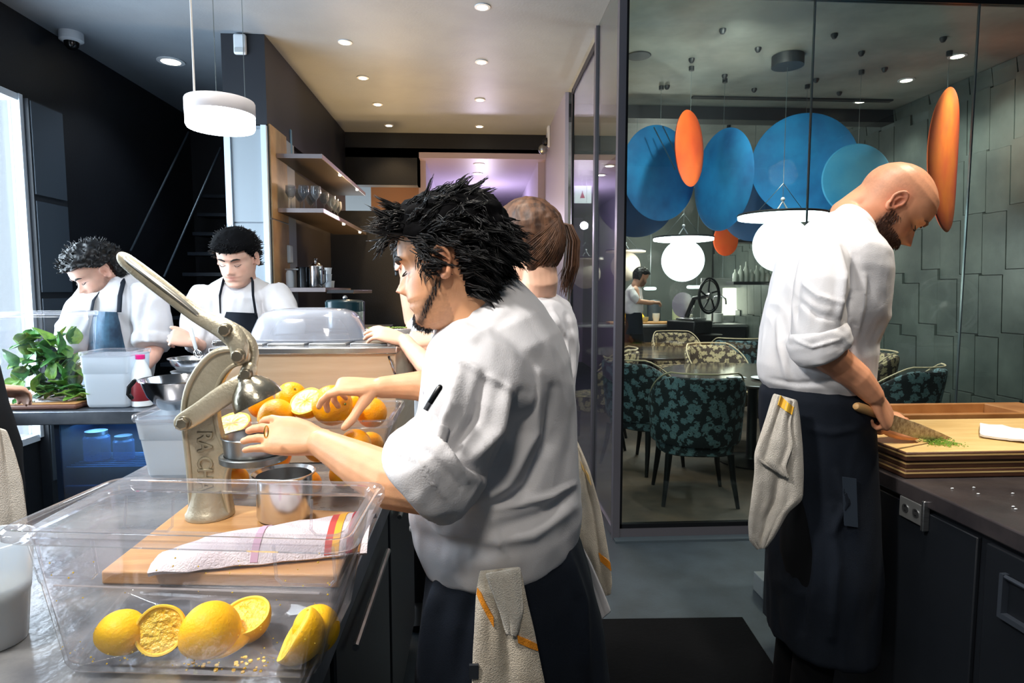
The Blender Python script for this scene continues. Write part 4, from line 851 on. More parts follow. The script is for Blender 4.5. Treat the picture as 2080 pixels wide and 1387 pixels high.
# ================================================================== FRONT COUNTER AND WHAT STANDS ON IT
M_cab = mat('black_cabinet', (20, 24, 30), .45, c2=(16, 20, 26), ns=4)
M_cast = mat('cast_aluminium', (196, 188, 166), .42, .6, c2=(172, 164, 142), ns=12, bump=.14, bs=160)
M_bolt = mat('bolt_metal', (150, 142, 124), .35, .9)
M_plastic = clear('clear_polycarbonate', (252, 252, 253), .0, .8, .04, (236, 234, 234), edge=.012, spots=.006, base=.006)
M_rim = clear('clear_rim', (248, 248, 250), .06, 1.0, .04, (240, 238, 240), edge=.16, base=.03)
M_milky = clear('milky_plastic', (240, 246, 250), .66, .5, .2, (232, 238, 244), edge=.3)
M_orange = mat('orange_peel', (255, 178, 4), .35, c2=(252, 158, 0), ns=12, bump=.18, bs=260, spec=.5, sss=.1)
M_lemon = mat('squeezed_peel', (255, 200, 4), .5, c2=(255, 186, 2), ns=10, bump=.16, bs=260, spec=.3)
M_pith = mat('pith', (255, 216, 70), .6)
M_pulp = mat('orange_pulp', (250, 190, 20), .35, c2=(255, 222, 90), ns=60, bump=.8, bs=120, spec=.6)
M_wood = mat('board_wood', (196, 148, 92), .55, c2=(176, 126, 74), ns=6, stretch=(1, 8, 8), bump=.1, bs=60)
M_mirrorst = mat('polished_steel', (190, 192, 196), .16, 1)
M_bright = mat('bright_steel', (214, 214, 214), .22, .95)
ct = thing('steel_counter', 'near stainless steel worktop at lower left carrying the box and juicer', 'counter', (-.6, 1.3, 0))
G().box((-.99, .25, .862), (-.232, 2.42, .90)).build('worktop', mat('worktop_steel', (160, 160, 160), .24, .5, c2=(112, 114, 120), ns=5, bump=.12, bs=40, detail=8), ct, bevel=.006)
G().box((-.236, .25, .845), (-.226, 2.42, .90)).build('edge_band', M_steelc, ct, bevel=.003)
G().box((-.96, .3, .06), (-.262, 2.40, .862)).build('cabinet', M_cab, ct, smooth=False)
for k in range(3):
    y0 = .36 + k * .68; d = G().box((-.262, y0, .12), (-.246, y0 + .64, .80)).build('door', mat('cabinet_door', (24, 28, 34), .4), ct, bevel=.004)
    G().tube([(-.232, y0 + .1, .74), (-.232, y0 + .54, .74)], .007, 8).build('handle', M_steel, d)
# --- clear food box
def food_box(cor, ztop, bot, zbot, r, th, name, parent, m, mr, lipw=.02, ns=7):
    """cor/bot: four (x, y) corners of rim and base, near-left, near-right, far-right, far-left"""
    def loop(c, z, rr, grow=0):
        cen = sum((V((p[0], p[1])) for p in c), V((0, 0))) / 4; out = []
        for i in range(4):
            p = V((c[i][0], c[i][1])); a = V((c[i - 1][0], c[i - 1][1])) - p; b = V((c[(i + 1) % 4][0], c[(i + 1) % 4][1])) - p; a.normalize(); b.normalize(); p = p - (a + b) * grow
            for k in range(ns):
                t = k / (ns - 1); q = (1 - t) ** 2 * (p + a * rr) + 2 * t * (1 - t) * p + t * t * (p + b * rr); out.append(V((q.x, q.y, z)))
        return out
    mid = lambda t, g=0: [(bot[i][0] + (cor[i][0] - bot[i][0]) * t, bot[i][1] + (cor[i][1] - bot[i][1]) * t) for i in range(4)]
    H = ztop - zbot
    out = [loop(mid(0), zbot + .006, r, -.012), loop(mid(0), zbot, r, -.004)][::-1]
    R = [loop(mid(.0), zbot + .0, r, -.014), loop(mid(.01), zbot + .004, r, -.003), loop(mid(.05), zbot + .014, r), loop(mid(.075), zbot + .075 * H, r), loop(mid(.60), zbot + .60 * H, r * 1.1), loop(mid(.62), zbot + .62 * H, r * 1.1), loop(mid(.63), zbot + .63 * H, r * 1.1, .0015), loop(mid(.93), zbot + .93 * H, r * 1.2, .0015)]
    I = [loop(mid(.93), zbot + .93 * H, r * 1.2, -th), loop(mid(.63), zbot + .63 * H, r * 1.1, -th), loop(mid(.60), zbot + .60 * H, r * 1.1, -th), loop(mid(.08), zbot + .08 * H, r, -th), loop(mid(.05), zbot + .016, r, -th), loop(mid(.02), zbot + .007, r, -.012)]
    g = G(); g.loft(R + I, cap=True); box = g.build(name, m, parent, fix=True)
    g = G(); c = mid(.96)
    g.loft([loop(c, ztop - .018, r * 1.2, -.002), loop(c, ztop - .020, r * 1.3, lipw * .55), loop(c, ztop - .014, r * 1.5, lipw), loop(c, ztop - .004, r * 1.5, lipw), loop(c, ztop, r * 1.4, lipw * .8), loop(c, ztop - .001, r * 1.3, lipw * .5), loop(c, ztop - .004, r * 1.3, lipw * .3), loop(c, ztop, r * 1.2, 0), loop(c, ztop - .004, r * 1.2, -.003)], closed=True)
    g.build('rim', mr, parent, fix=True); return mid
fb = thing('food_box', 'large clear polycarbonate box holding squeezed orange halves, nearest the lens', 'box', (-.38, .88, .9))
ZR = 1.118
cor = [onz(28, 1070, ZR), onz(697, 1088, ZR), onz(760, 986, ZR), onz(243, 976, ZR)]; bot = [onz(126, 1372, .903), onz(640, 1386, .903), onz(716, 1225, .903), onz(262, 1200, .903)]
midf = food_box([(p.x, p.y) for p in cor], ZR, [(p.x, p.y) for p in bot], .903, .022, .0035, 'shell', fb, M_plastic, M_rim)
# moulded handles at the four corners
for i, (sx, nx) in enumerate(((0, 1), (1, 0), (2, 3), (3, 2))):
    g = G(); c = V(cor[sx]); d = (V(cor[nx]) - c).normalized(); o = V((d.y, -d.x, 0)) if i in (0,) else V((d.y, -d.x, 0))
    o = (sum((V(p) for p in cor), V()) / 4 - c); o = (o - d * o.dot(d)).normalized() * -1
    a = c + d * .018 + o * -.012; b = c + d * .095 + o * -.012
    for z in (ZR - .020, ZR - .072): pass
    pts = [a + V((0, 0, -.02)) , a + V((0, 0, -.066)) - o * .006, a + d * .008 + V((0, 0, -.074)) - o * .006, b - d * .008 + V((0, 0, -.074)) - o * .006, b + V((0, 0, -.066)) - o * .006, b + V((0, 0, -.02))]
    g.tube(pts, .0022, 8); g.build('handle_recess', M_rim, fb)
M_rib = clear('clear_rib', (240, 238, 240), .35, .9, .06, (236, 232, 234), edge=.3)
for t, z in ((.63, 0),):
    c = midf(t); zz = .903 + t * (ZR - .903); g = G()
    g.tube([V((c[0][0], c[0][1] - .003, zz)).lerp(V((c[1][0], c[1][1] - .003, zz)), k) for k in (.08, .4, .42, .96)], .0012, 6, flat=1); g.build('moulded_line', M_rib, fb)
# --- squeezed orange halves
M_pulpf = mat('fresh_pulp', (248, 214, 110), .4, c2=(255, 240, 190), ns=70, bump=.4, bs=120)
def half_orange(p, r, axis, label, group, spin=0, squeezed=True, sc=1.0, flat=1.0, name='orange_half', m=None):
    t = thing(name, label, 'orange', p, group); ax = V(axis).normalized(); a, b, _ = frame_to(ax, V((0, 0, 1)))
    R = Matrix((a, b, ax)).transposed().to_4x4(); M4 = Matrix.Translation(V(p)) @ R; prof = []
    for k in range(15):
        an = -PI / 2 + PI / 2 * k / 14 * 1.0; prof.append((r * math.cos(an) + 1e-4, r * flat * math.sin(an) * 1.02))
    ring = []
    def wob(prof, n=36):
        out = []
        for rr, z in prof:
            out.append([M4 @ V((rr * (1 + .035 * noise.noise(V((math.cos(q) * 1.3, math.sin(q) * 1.3, p[0] * 40 + z * 10)))) * math.cos(q), rr * (1 + .035 * noise.noise(V((math.cos(q) * 1.3 + 5, math.sin(q) * 1.3, p[0] * 40 + z * 10)))) * math.sin(q), z + (.05 * r * noise.noise(V((math.cos(q) * 1.5, math.sin(q) * 1.5, p[1] * 60))) if abs(z) < .3 * r else 0))) for q in (2 * PI * k / n for k in range(n))])
        return out
    G().loft(wob(prof + [(r * .985, .0015)]), cap=False).build('peel', m or M_lemon, t)
    G().loft(wob([(r * .985, .0014), (r * .975, .0028), (r * .90, .0026), (r * .86, .0005 if squeezed else .0022), (r * .85, -.003)]), cap=False).build('pith', M_pith, t)
    if squeezed: pr = [(r * .86, .000), (r * .82, -.22 * r), (r * .72, -.42 * r), (r * .54, -.56 * r), (r * .3, -.64 * r), (.0005, -.66 * r)]
    else: pr = [(r * .87, .0022), (r * .6, .0030), (r * .3, .0026), (.0005, .002)]
    g = G(); rr = []
    for k, (q, z) in enumerate(pr):
        rr.append([M4 @ V((q * math.cos(u), q * math.sin(u), z + (.055 * r * math.sin(u * 10 + spin) * (1 if 0 < k < 5 else 0)) + (.12 * r * noise.noise(V((q * 90 * math.cos(u), q * 90 * math.sin(u), p[0] * 30))) if squeezed and 0 < k else 0))) for u in (2 * PI * j / 40 for j in range(40))])
    g.loft(rr, cap=True); g.build('pulp', M_pulp if squeezed else M_pulpf, t); return t
GR = 'squeezed orange halves in the clear box'
def onb(px, py, Y): p = at(px, py, Y); return (p.x, p.y, p.z)
half_orange(onb(245, 1290, .865), .034, (-.35, .12, -.65), 'leftmost squeezed orange half, lying cut side down in the clear box', GR)
half_orange(onb(325, 1280, .86), .034, (.16, -.95, .42), 'squeezed orange half with its hollow facing the lens in the clear box', GR)
half_orange(onb(428, 1288, .864), .0415, (-.05, .30, -.92), 'big orange half dome on top of another half, centre of the clear box', GR, flat=1.1)
half_orange((-.366, .872, .9155), .038, (.1, .05, -1), 'crushed orange half under the big dome at the box centre', GR, flat=.5)
half_orange(onb(496, 1252, .900), .038, (-.10, -.30, .85), 'torn orange half with ragged rim behind the big dome', GR)
half_orange(onb(600, 1288, .846), .040, (-.72, -.10, .52), 'orange half standing on edge at the right end of the clear box', GR)
half_orange(onb(642, 1278, .880), .034, (-.5, .55, -.5), 'orange half in the far right corner of the clear box', GR)
# crumbs of pulp
g = G()
for k in range(46):
    p = onz(random.uniform(370, 560), random.uniform(1330, 1362), .913); c = V((p.x, p.y, .911)); g.ball(c, random.uniform(.0012, .0035), 6, sc=(1, 1, .6))
g.build('pulp_crumbs', M_pulp, None, label='yellow crumbs of orange pulp on the floor of the clear box', cat='crumbs', kind='stuff')
g = G()
for k in range(90):
    t = random.random(); u = random.random() ** 1.5 * .75; a = V(bot[0]).lerp(V(bot[1]), t); b = V(cor[0]).lerp(V(cor[1]), t); q = a.lerp(b, .08 + u); q.z = .903 + (.08 + u) * (ZR - .903); q.y += .004
    g.ball(q, random.uniform(.0006, .0015), 5)
g.build('juice_droplets', M_pith, None, label='tiny pulp specks and droplets stuck on the near wall of the box', cat='droplets', kind='stuff')
# --- board and folded towel behind the box
bd = thing('wooden_board', 'tan wooden board under the juicer, seen through the clear box', 'board', (-.48, 1.25, .9))
p = [onz(205, 1160, .925), onz(690, 1168, .925), onz(735, 1040, .925), onz(385, 1020, .925)]
G().prism([V((q.x, q.y, .901)) for q in p], (0, 0, .024)).build('slab', M_wood, bd, bevel=.003)
tw = thing('striped_towel', 'folded white towel with red and yellow stripes between box and counter edge', 'towel', (-.33, 1.08, .925))
M_str = mat('striped_cloth', (232, 224, 226), .9, c2=(216, 204, 210), ns=14, bump=.5, bs=300)
rows = []; rnd = random.Random(5)
A0, A1, B0, B1 = onz(300, 1168, .93), onz(745, 1125, .93), onz(330, 1125, .93), onz(765, 1048, .93)
for i in range(12):
    v = i / 11; rows.append([])
    for j in range(30):
        u = j / 29; a = A0.lerp(A1, u).lerp(B0.lerp(B1, u), v); a.z = .93 + .032 * (math.sin(PI * v) ** .5) * min(1, u * 4 + .15) + .004 * noise.noise(V((u * 9, v * 5, 0))); rows[-1].append(a)
G().sheet(rows, .008).build('cloth', M_str, tw)
for k, (u, cc) in enumerate(((.80, (196, 72, 66)), (.86, (226, 168, 52)), (.91, (190, 64, 80)), (.96, (222, 150, 60)), (.45, (206, 168, 190)))):
    G().sheet([[rows[i][min(29, int(u * 29) + q)] + V((0, -.001, .0052)) for q in (0, 1)] for i in range(12)], .002).build('stripe', mat('stripe_%s' % 'abcde'[k], cc, .9), tw)
# --- deli cup at far left
p = onz(5, 1300, .902); dc = thing('deli_cup', 'translucent plastic deli cup cut off by the left edge', 'cup', (p.x, p.y, .901))
G().lathe([(.0405, .003), (.0405, 0), (.0415, .004), (.047, .07), (.0485, .075), (.055, .150), (.058, .151), (.058, .156), (.054, .156), (.053, .150), (.0465, .076), (.045, .07), (.039, .006)], (p.x - .012, p.y, .901), 40).build('wall', M_milky, dc, fix=True)
G().lathe([(.038, .004), (.0455, .088), (.001, .089)], (p.x - .012, p.y, .901), 32).build('liquid', mat('pale_juice', (214, 204, 186), .3), dc)
# ================================================================== CITRUS JUICER
YJ = 1.36
J = lambda x, y, dy=0: at(x, y, YJ + dy)
ju = thing('citrus_juicer', 'large cast metal hand press citrus juicer with raised lettering on its column', 'juicer', tuple(V((J(425, 1054).x, YJ, .925))))
outer = [(470, 710), (450, 711), (428, 719), (408, 737), (392, 760), (379, 786), (372, 815), (370, 845), (373, 880), (378, 920), (382, 965), (385, 1010), (386, 1040)]
inner = [(468, 1040), (462, 1010), (460, 975), (464, 955), (470, 940), (470, 918), (456, 904), (447, 885), (441, 860), (438, 830), (439, 804), (447, 778), (460, 756), (478, 741), (500, 735), (505, 722), (498, 708)]
def dense(pts, n=3, closed=False):
    out = []; m = len(pts)
    for i in range(m - (0 if closed else 1)):
        p0, p1, p2, p3 = [V(pts[k % m] if closed else pts[max(0, min(m - 1, k))]) for k in (i - 1, i, i + 1, i + 2)]
        for q in range(n):
            t = q / n; out.append(.5 * ((2 * p1) + (-p0 + p2) * t + (2 * p0 - 5 * p1 + 4 * p2 - p3) * t * t + (-p0 + 3 * p1 - 3 * p2 + p3) * t ** 3))
    if not closed: out.append(V(pts[-1]))
    return out
ol = dense(outer); il = dense(inner); poly = [J(p.x, p.y, -.014) for p in ol + il]
bo = G().prism(poly, (0, .028, 0)).build('column', M_cast, ju, bevel=.002, fix=True)
g = G(); g.tube([J(p.x + 4, p.y) for p in ol], .0075, 10, up=(0, 1, 0)); 
for o in (-.012, .012): g.tube([J(p.x + 4, p.y, o) for p in ol], .0065, 10)
g.build('outer_rib', M_cast, ju, fix=True)
g = G()
for o in (-.012, .012): g.tube([J(p.x - 2, p.y, o) for p in il], .0055, 10)
g.build('inner_rib', M_cast, ju, fix=True)
g = G(); c = J(427, 1042); g.lathe([(.050, 0), (.050, .008), (.046, .014), (.040, .030), (.034, .060)], (c.x, YJ, .926), 36); g.build('foot', M_cast, ju)
# lettering down the column
c0 = J(416, 962, -.0145); Mt = Matrix.Translation(c0) @ Matrix((V((-.03, 0, -1)).normalized(), V((1, 0, -.03)).normalized(), V((0, -1, 0)))).transposed().to_4x4()
text_obj('RA CHAND', Mt, .044, .0022, mat('raised_letter', (176, 168, 146), .4, .8), ju, 'lettering', .0006, xs=.82)
text_obj('RA CHAND', Mt @ Matrix.Translation((.0012, -.0012, -.0008)), .0455, .001, mat('letter_shadow_paint', (92, 84, 68), .7), ju, 'lettering_shadow', .0008, xs=.82)  # darker offset copy that paints a drop shadow behind the letters
# handle
g = G(); H = [(250, 524, 0, .0145), (256, 530, 0, .017), (300, 563, 0, .0185), (350, 601, 0, .0178), (398, 640, 0, .0175), (430, 655, -.004, .020), (458, 668, -.012, .025), (480, 688, -.018, .0255), (488, 705, -.02, .022), (486, 724, -.02, .020)]
Hd = dense([(h[0], h[1], h[2], h[3]) for h in H], 3) if False else H
g.tube([J(h[0], h[1], h[2]) for h in H], [h[3] for h in H], 16, round_=True, flat=.62, up=(0, 1, 0)); hb = g.build('handle', M_cast, ju, sub=1)
g = G(); g.tube([J(h[0] + 3, h[1] - 3, -.008) for h in H[1:5]], [.009, .0105, .0105, .008], 10, round_=True, flat=.6); g.build('handle_ridge', mat('worn_aluminium', (206, 202, 190), .3, .85), hb)
# rear link
g = G(); L = [(440, 652, .018, .010), (470, 662, .02, .013), (500, 684, .02, .016), (513, 706, .018, .0165), (512, 732, .012, .015), (506, 752, .004, .016)]
g.tube([J(*h[:3]) for h in L], [h[3] for h in L], 14, round_=True, flat=.7, up=(0, 1, 0)); g.build('link', M_cast, ju, sub=1)
# pressing arm and cone
g = G(); A = [(372, 857, -.030, .021), (400, 842, -.030, .022), (440, 812, -.030, .023), (475, 790, -.028, .024), (500, 775, -.02, .023)]
g.tube([J(*h[:3]) for h in A], [h[3] for h in A], 16, round_=True, flat=.34, up=(0, 1, 0)); g.tube([J(500, 775, -.012), J(506, 752, -.012)], [.02, .019], 14, round_=True); g.build('pressing_arm', M_cast, ju, sub=1)
ca = J(526, 817, -.012); ax = (J(500, 770, -.012) - J(526, 817, -.012)).normalized(); a, b, _ = frame_to(ax, V((0, 1, 0))); Mc = Matrix.Translation(ca) @ Matrix((a, b, ax)).transposed().to_4x4()
g = G(); g.lathe([(.0525, 0), (.054, .001), (.0535, .006), (.049, .022), (.041, .037), (.030, .049), (.021, .058), (.018, .068), (.012, .072)], n=44, M=Mc, cap=False); g.lathe([(.0525, 0), (.046, .018), (.036, .034), (.02, .044), (.001, .047)], n=44, M=Mc, cap=False); g.build('press_cone', mat('cone_metal', (172, 166, 150), .24, .9, c2=(140, 134, 118), ns=14, bump=.1, bs=90), ju)
def bolt(px, py, dy, r, parent, n=6):
    c = J(px, py, dy); Mb = Matrix.Translation(c) @ Matrix.Rotation(PI / 2, 4, 'X'); g = G(); g.lathe([(r * 1.12, 0), (r * 1.12, .003), (r * .9, .004)], n=24, M=Mb); g.lathe([(r, .003), (r, .011), (r * .8, .0135), (.001, .014)], n=n, M=Mb @ Matrix.Rotation(.3, 4, 'Z')); g.build('bolt', M_bolt, parent, smooth=True, bevel=.0008)
bolt(459, 670, -.026, .0135, ju, 8); bolt(486, 723, -.033, .0140, ju, 8); bolt(502, 759, -.022, .0125, ju, 8); bolt(374, 859, -.037, .0135, ju, 6)
# cup holder ring and strainer cup
c = J(527, 950); cx, cyY = c.x, YJ - .03
zt, zb = at(527, 922, YJ - .03).z, at(527, 950, YJ - .09).z
g = G(); g.lathe([(.066, zb), (.069, zb + .002), (.0695, zt), (.067, zt + .002), (.060, zt + .002), (.059, zb)], (cx, cyY, 0), 48, cap=False); g.tube([J(466, 930), J(482, 932)], .016, 12, flat=1.2, round_=True); g.build('cup_holder', mat('holder_metal', (150, 152, 150), .34, .9, c2=(122, 124, 122), ns=18), ju)
zc = at(525, 884, YJ - .03).z
g = G(); g.lathe([(.040, zb - .006), (.055, zb + .004), (.058, zt), (.0615, zc - .004), (.064, zc), (.0625, zc + .002), (.0595, zc - .002), (.055, zt), (.04, zb), (.001, zb)], (cx, cyY, 0), 48); g.build('strainer_cup', mat('cup_metal', (136, 140, 142), .3, .9), ju)
# catch cup on the board
p0 = at(577, 960, 1.34); bm = thing('steel_cup', 'tall cylindrical stainless cup beneath the juicer spout', 'cup', (p0.x, 1.34, .926))
hh = p0.z - .926
G().lathe([(.050, 0), (.056, .003), (.058, .01), (.0585, hh - .006), (.0655, hh - .001), (.0665, hh + .0015), (.064, hh + .0025), (.0575, hh - .004), (.0565, .012), (.05, .006), (.001, .006)], (p0.x, 1.34, .926), 48).build('wall', M_bright, bm)
# ================================================================== ORANGES IN CLEAR CONTAINER
oc = thing('clear_container', 'clear plastic container heaped with whole and halved oranges behind the juicer', 'container', (-.44, 1.64, .9))
zr = at(620, 868, 1.5).z; a0, a1 = at(362, 868, 1.5).x, at(788, 868, 1.5).x
zr = 1.105
food_box([(a0, 1.50), (a1, 1.50), (a1, 1.765), (a0, 1.765)], zr, [(a0 + .03, 1.52), (a1 - .035, 1.52), (a1 - .035, 1.745), (a0 + .03, 1.745)], .903, .02, .003, 'shell', oc, M_plastic, M_rim, .014)
OG = 'oranges heaped in the clear container'
def orange(px, py, Y, r, label, k):
    p = at(px, py, Y); t = thing('orange', label, 'orange', p, OG); g = G(); n = 28; rr = []
    axr = Matrix.Rotation(k * 1.3, 4, 'X') @ Matrix.Rotation(k * .9, 4, 'Y')
    for i in range(17):
        an = -PI / 2 + PI * (i + .05) / 16.1; q = r * math.cos(an); z = r * .96 * math.sin(an) - (.0035 * math.exp(-((q / .006) ** 2)) if i > 8 else 0)
        rr.append([p + axr @ V((q * math.cos(u), q * math.sin(u), z)) for u in (2 * PI * j / n for j in range(n))])
    g.loft(rr); g.build('peel', M_orange, t); G().lathe([(.0028, -.001), (.0022, .0015), (.0005, .002)], n=10, M=Matrix.Translation(p) @ axr @ Matrix.Translation((0, 0, r * .955))).build('stem_scar', mat('stem_green', (110, 120, 50), .7), t); return t
orange(675, 823, 1.535, .0505, 'big whole orange gripped by the front chef\'s far hand', 1)
orange(562, 848, 1.54, .047, 'whole orange just left of the pale cut half, above the rim', 2)
orange(592, 806, 1.64, .040, 'small orange top peeping between the press cone and the cut half', 3)
orange(532, 822, 1.66, .036, 'orange behind the tip of the press cone', 9)
orange(755, 838, 1.60, .040, 'orange at the right end of the heap by the thumb', 4)
orange(722, 905, 1.56, .042, 'orange pressed against the right part of the container wall', 5)
orange(648, 905, 1.565, .042, 'orange behind the wall below the gripped one', 6)
orange(470, 925, 1.60, .040, 'orange behind the juicer column in the container', 8)
orange(700, 962, 1.60, .040, 'bottom orange at the right under the pressed one', 10)
orange(622, 985, 1.60, .040, 'bottom orange seen past the steel cup rim', 11)
orange(478, 975, 1.62, .036, 'bottom orange beside the column of the juicer', 12)
orange(752, 905, 1.68, .038, 'orange in the far right corner of the container', 13)
orange(560, 925, 1.62, .040, 'orange hidden below the pile near the strainer', 14)
h = half_orange(at(622, 815, 1.545), .043, (-.22, -.62, .75), 'pale cut orange half facing up on top of the heap', OG, squeezed=False, m=M_orange)
h = half_orange(at(470, 862, 1.56), .047, (-.1, -.45, .89), 'pale cut half facing up behind the juicer column', OG, squeezed=False, m=M_orange)
h = half_orange(at(740, 812, 1.655), .04, (.3, .2, -.8), 'orange half turned down behind the chef\'s thumb', OG, squeezed=False, m=M_orange)
# ================================================================== behind the juicer, left
sc_ = thing('square_tub', 'translucent square storage tub under the mixing bowl left of the juicer', 'tub', (-.82, 1.78, .9))
food_box([(-.925, 1.69), (-.76, 1.69), (-.76, 1.87), (-.925, 1.87)], 1.085, [(-.90, 1.705), (-.78, 1.705), (-.78, 1.855), (-.90, 1.855)], .902, .02, .003, 'shell', sc_, M_milky, M_rim, .008)
mb = thing('mixing_bowl', 'steel mixing bowl resting on the square tub, half behind the juicer', 'bowl', (-.845, 1.78, 1.086))
G().lathe([(.045, .0), (.055, .004), (.085, .040), (.100, .082), (.106, .084), (.106, .087), (.099, .086), (.083, .044), (.052, .008), (.001, .007)], (-.835, 1.78, 1.087), 48).build('bowl', M_mirrorst, mb)
G().tube([(-.94, 1.74, 1.172), (-.955, 1.74, 1.155), (-.958, 1.74, 1.135), (-.95, 1.74, 1.125)], .006, 8, round_=True).build('hook', M_framed, mb)
# prep unit
pu = thing('prep_unit', 'stainless countertop prep unit with warm brushed front panel behind the oranges', 'fridge', (-.5, 2.1, .9))
zt = at(620, 703, 1.85).z; x0, x1 = at(432, 800, 1.85).x, at(805, 800, 1.85).x
G().box((x0, 1.85, .902), (x1, 2.38, zt - .02)).build('body', mat('warm_brushed_steel', (226, 212, 190), .42, .5, c2=(214, 196, 170), ns=3, bump=.05, bs=150, stretch=(1, 1, 10)), pu, bevel=.004)
G().box((x0 - .004, 1.842, zt - .024), (x1 + .004, 2.38, zt - .004)).build('top_flange', M_bright, pu, bevel=.003)
for k in range(4):
    xa = x0 + .02 + k * (x1 - x0 - .04) / 4; xb = xa + (x1 - x0 - .04) / 4 - .012
    G().box((xa, 1.90, zt - .006), (xb, 2.34, zt + .004)).build('pan_lid', M_steel, pu, bevel=.003)
G().tube([at(790, 725, 1.84), at(802, 758, 1.84)], .004, 8, round_=True).build('latch', M_mirrorst, pu)
g = G(); p = at(448, 693, 1.86); g.box((p.x - .02, 1.85, zt), (p.x + .04, 1.9, zt + .018)); g.tube([(p.x - .012, 1.846, zt + .009), (p.x - .012, 1.84, zt + .009)], .006, 8); g.build('hinge', M_steel, pu, bevel=.002)
# dome lid
p = at(632, 694, 2.08); dm = thing('dome_lid', 'clear moulded dome lid lying on top of the prep unit', 'lid', (p.x, 2.08, zt + .003))
def superring(cx, cy, z, a, b, e=3.2, n=48): return [V((cx + a * math.copysign(abs(math.cos(t)) ** (2 / e), math.cos(t)), cy + b * math.copysign(abs(math.sin(t)) ** (2 / e), math.sin(t)), z)) for t in (2 * PI * k / n for k in range(n))]
zz = zt + .005; W2 = .186
prof = [(1.03, .0), (1.03, .004), (.99, .006), (.93, .035), (.85, .068), (.76, .088), (.60, .098), (.3, .102)]
G().loft([superring(p.x, 2.08, zz + h, W2 * q, .135 * q) for q, h in prof] + [superring(p.x, 2.08, zz + h - .003, W2 * q - .003, .135 * q - .003) for q, h in prof[::-1][:-2]]).build('dome', clear('dome_plastic', (240, 244, 248), .26, .9, .08, (226, 226, 232), edge=.35), dm, fix=True)
# greens tray behind
gt = thing('garnish_tray', 'shallow steel tray with green garnish at the back right of the prep unit', 'tray', (-.36, 2.33, zt))
G().box((-.42, 2.3, zt + .003), (-.24, 2.372, zt + .022)).build('tray', M_bright, gt, bevel=.003)
g = G()
for k in range(40): g.ball(V((random.uniform(-.4, -.26), random.uniform(2.31, 2.36), zt + .026)), random.uniform(.003, .007), 6, sc=(1, 1, .5))
g.build('chopped_herbs', mat('herb_green', (96, 128, 52), .7, c2=(150, 170, 80), ns=60), None, label='chopped green herbs heaped in the steel garnish tray', cat='herbs', kind='stuff')
# ================================================================== BACK LEFT COUNTER
ZB = .94
bc = thing('back_counter', 'steel topped back counter over a blue lit glass door fridge', 'counter', (-1.5, 2.7, 0))
G().box((-2.7, 2.52, ZB - .055), (-1.02, 2.82, ZB)).build('worktop', M_steelc, bc, bevel=.004)
fr = at(112, 850, 2.55).x
G().box((fr, 2.80, .06), (-1.04, 2.82, ZB - .055)).box((fr, 2.54, .06), (fr + .02, 2.8, ZB - .055)).box((-1.06, 2.54, .06), (-1.04, 2.8, ZB - .055)).box((fr, 2.54, .04), (-1.04, 2.82, .08)).build('fridge_case', mat('fridge_inside', (14, 26, 44), .4), bc, smooth=False)
G().box((fr + .02, 2.545, .08), (-1.06, 2.549, ZB - .058)).build('glass_door', clear('fridge_glass', (190, 215, 235), .02, .9, .02), bc, smooth=False)
for z in (.25, .42, .56, .70):
    g = G()
    for k in range(9): g.tube([(fr + .02, 2.57 + k * .027, z), (-1.06, 2.57 + k * .027, z)], .003, 6)
    g.build('wire_shelf', mat('shelf_wire', (90, 130, 170), .3, .7) if z < .3 else bpy.data.materials['shelf_wire'], bc)
G().box((fr + .02, 2.55, .595), (-1.06, 2.57, .625)).build('door_rail', mat('rail_blue', (50, 86, 124), .3, .6), bc, smooth=False)
area('fridge_glow', (-1.5, 2.68, .86), (0, 0, -1), .8, .15, 4, (.4, .7, 1))
for k, (x, z, h, r) in enumerate(((fr + .09, .705, .11, .05), (fr + .2, .705, .09, .04), (fr + .33, .705, .10, .035), (fr + .5, .705, .08, .045), (fr + .2, .425, .12, .045), (fr + .32, .425, .13, .04), (fr + .45, .425, .10, .05))):
    t = thing('storage_jar', ['blue lit jar at the left of the upper fridge shelf', 'second blue lit jar on the upper fridge shelf', 'third jar on the upper fridge shelf', 'rightmost jar on the upper fridge shelf', 'tall jar at the left of the lower fridge shelf', 'middle tall jar on the lower fridge shelf', 'right jar on the lower fridge shelf'][k], 'jar', (x, 2.66, z), 'jars in the glass door fridge')
    G().lathe([(r * .95, 0), (r, .005), (r, h * .85), (r * .8, h * .95), (r * .8, h)], (x, 2.66, z + .004), 20).build('glass', clear('jar_glass', (170, 205, 235), .25, .8, .05, (120, 170, 220)) if k == 0 else bpy.data.materials['jar_glass'], t, fix=True)
    G().lathe([(r * .84, h * .95), (r * .84, h * 1.1), (.001, h * 1.1)], (x, 2.66, z + .004), 20).build('lid', M_steel, t)
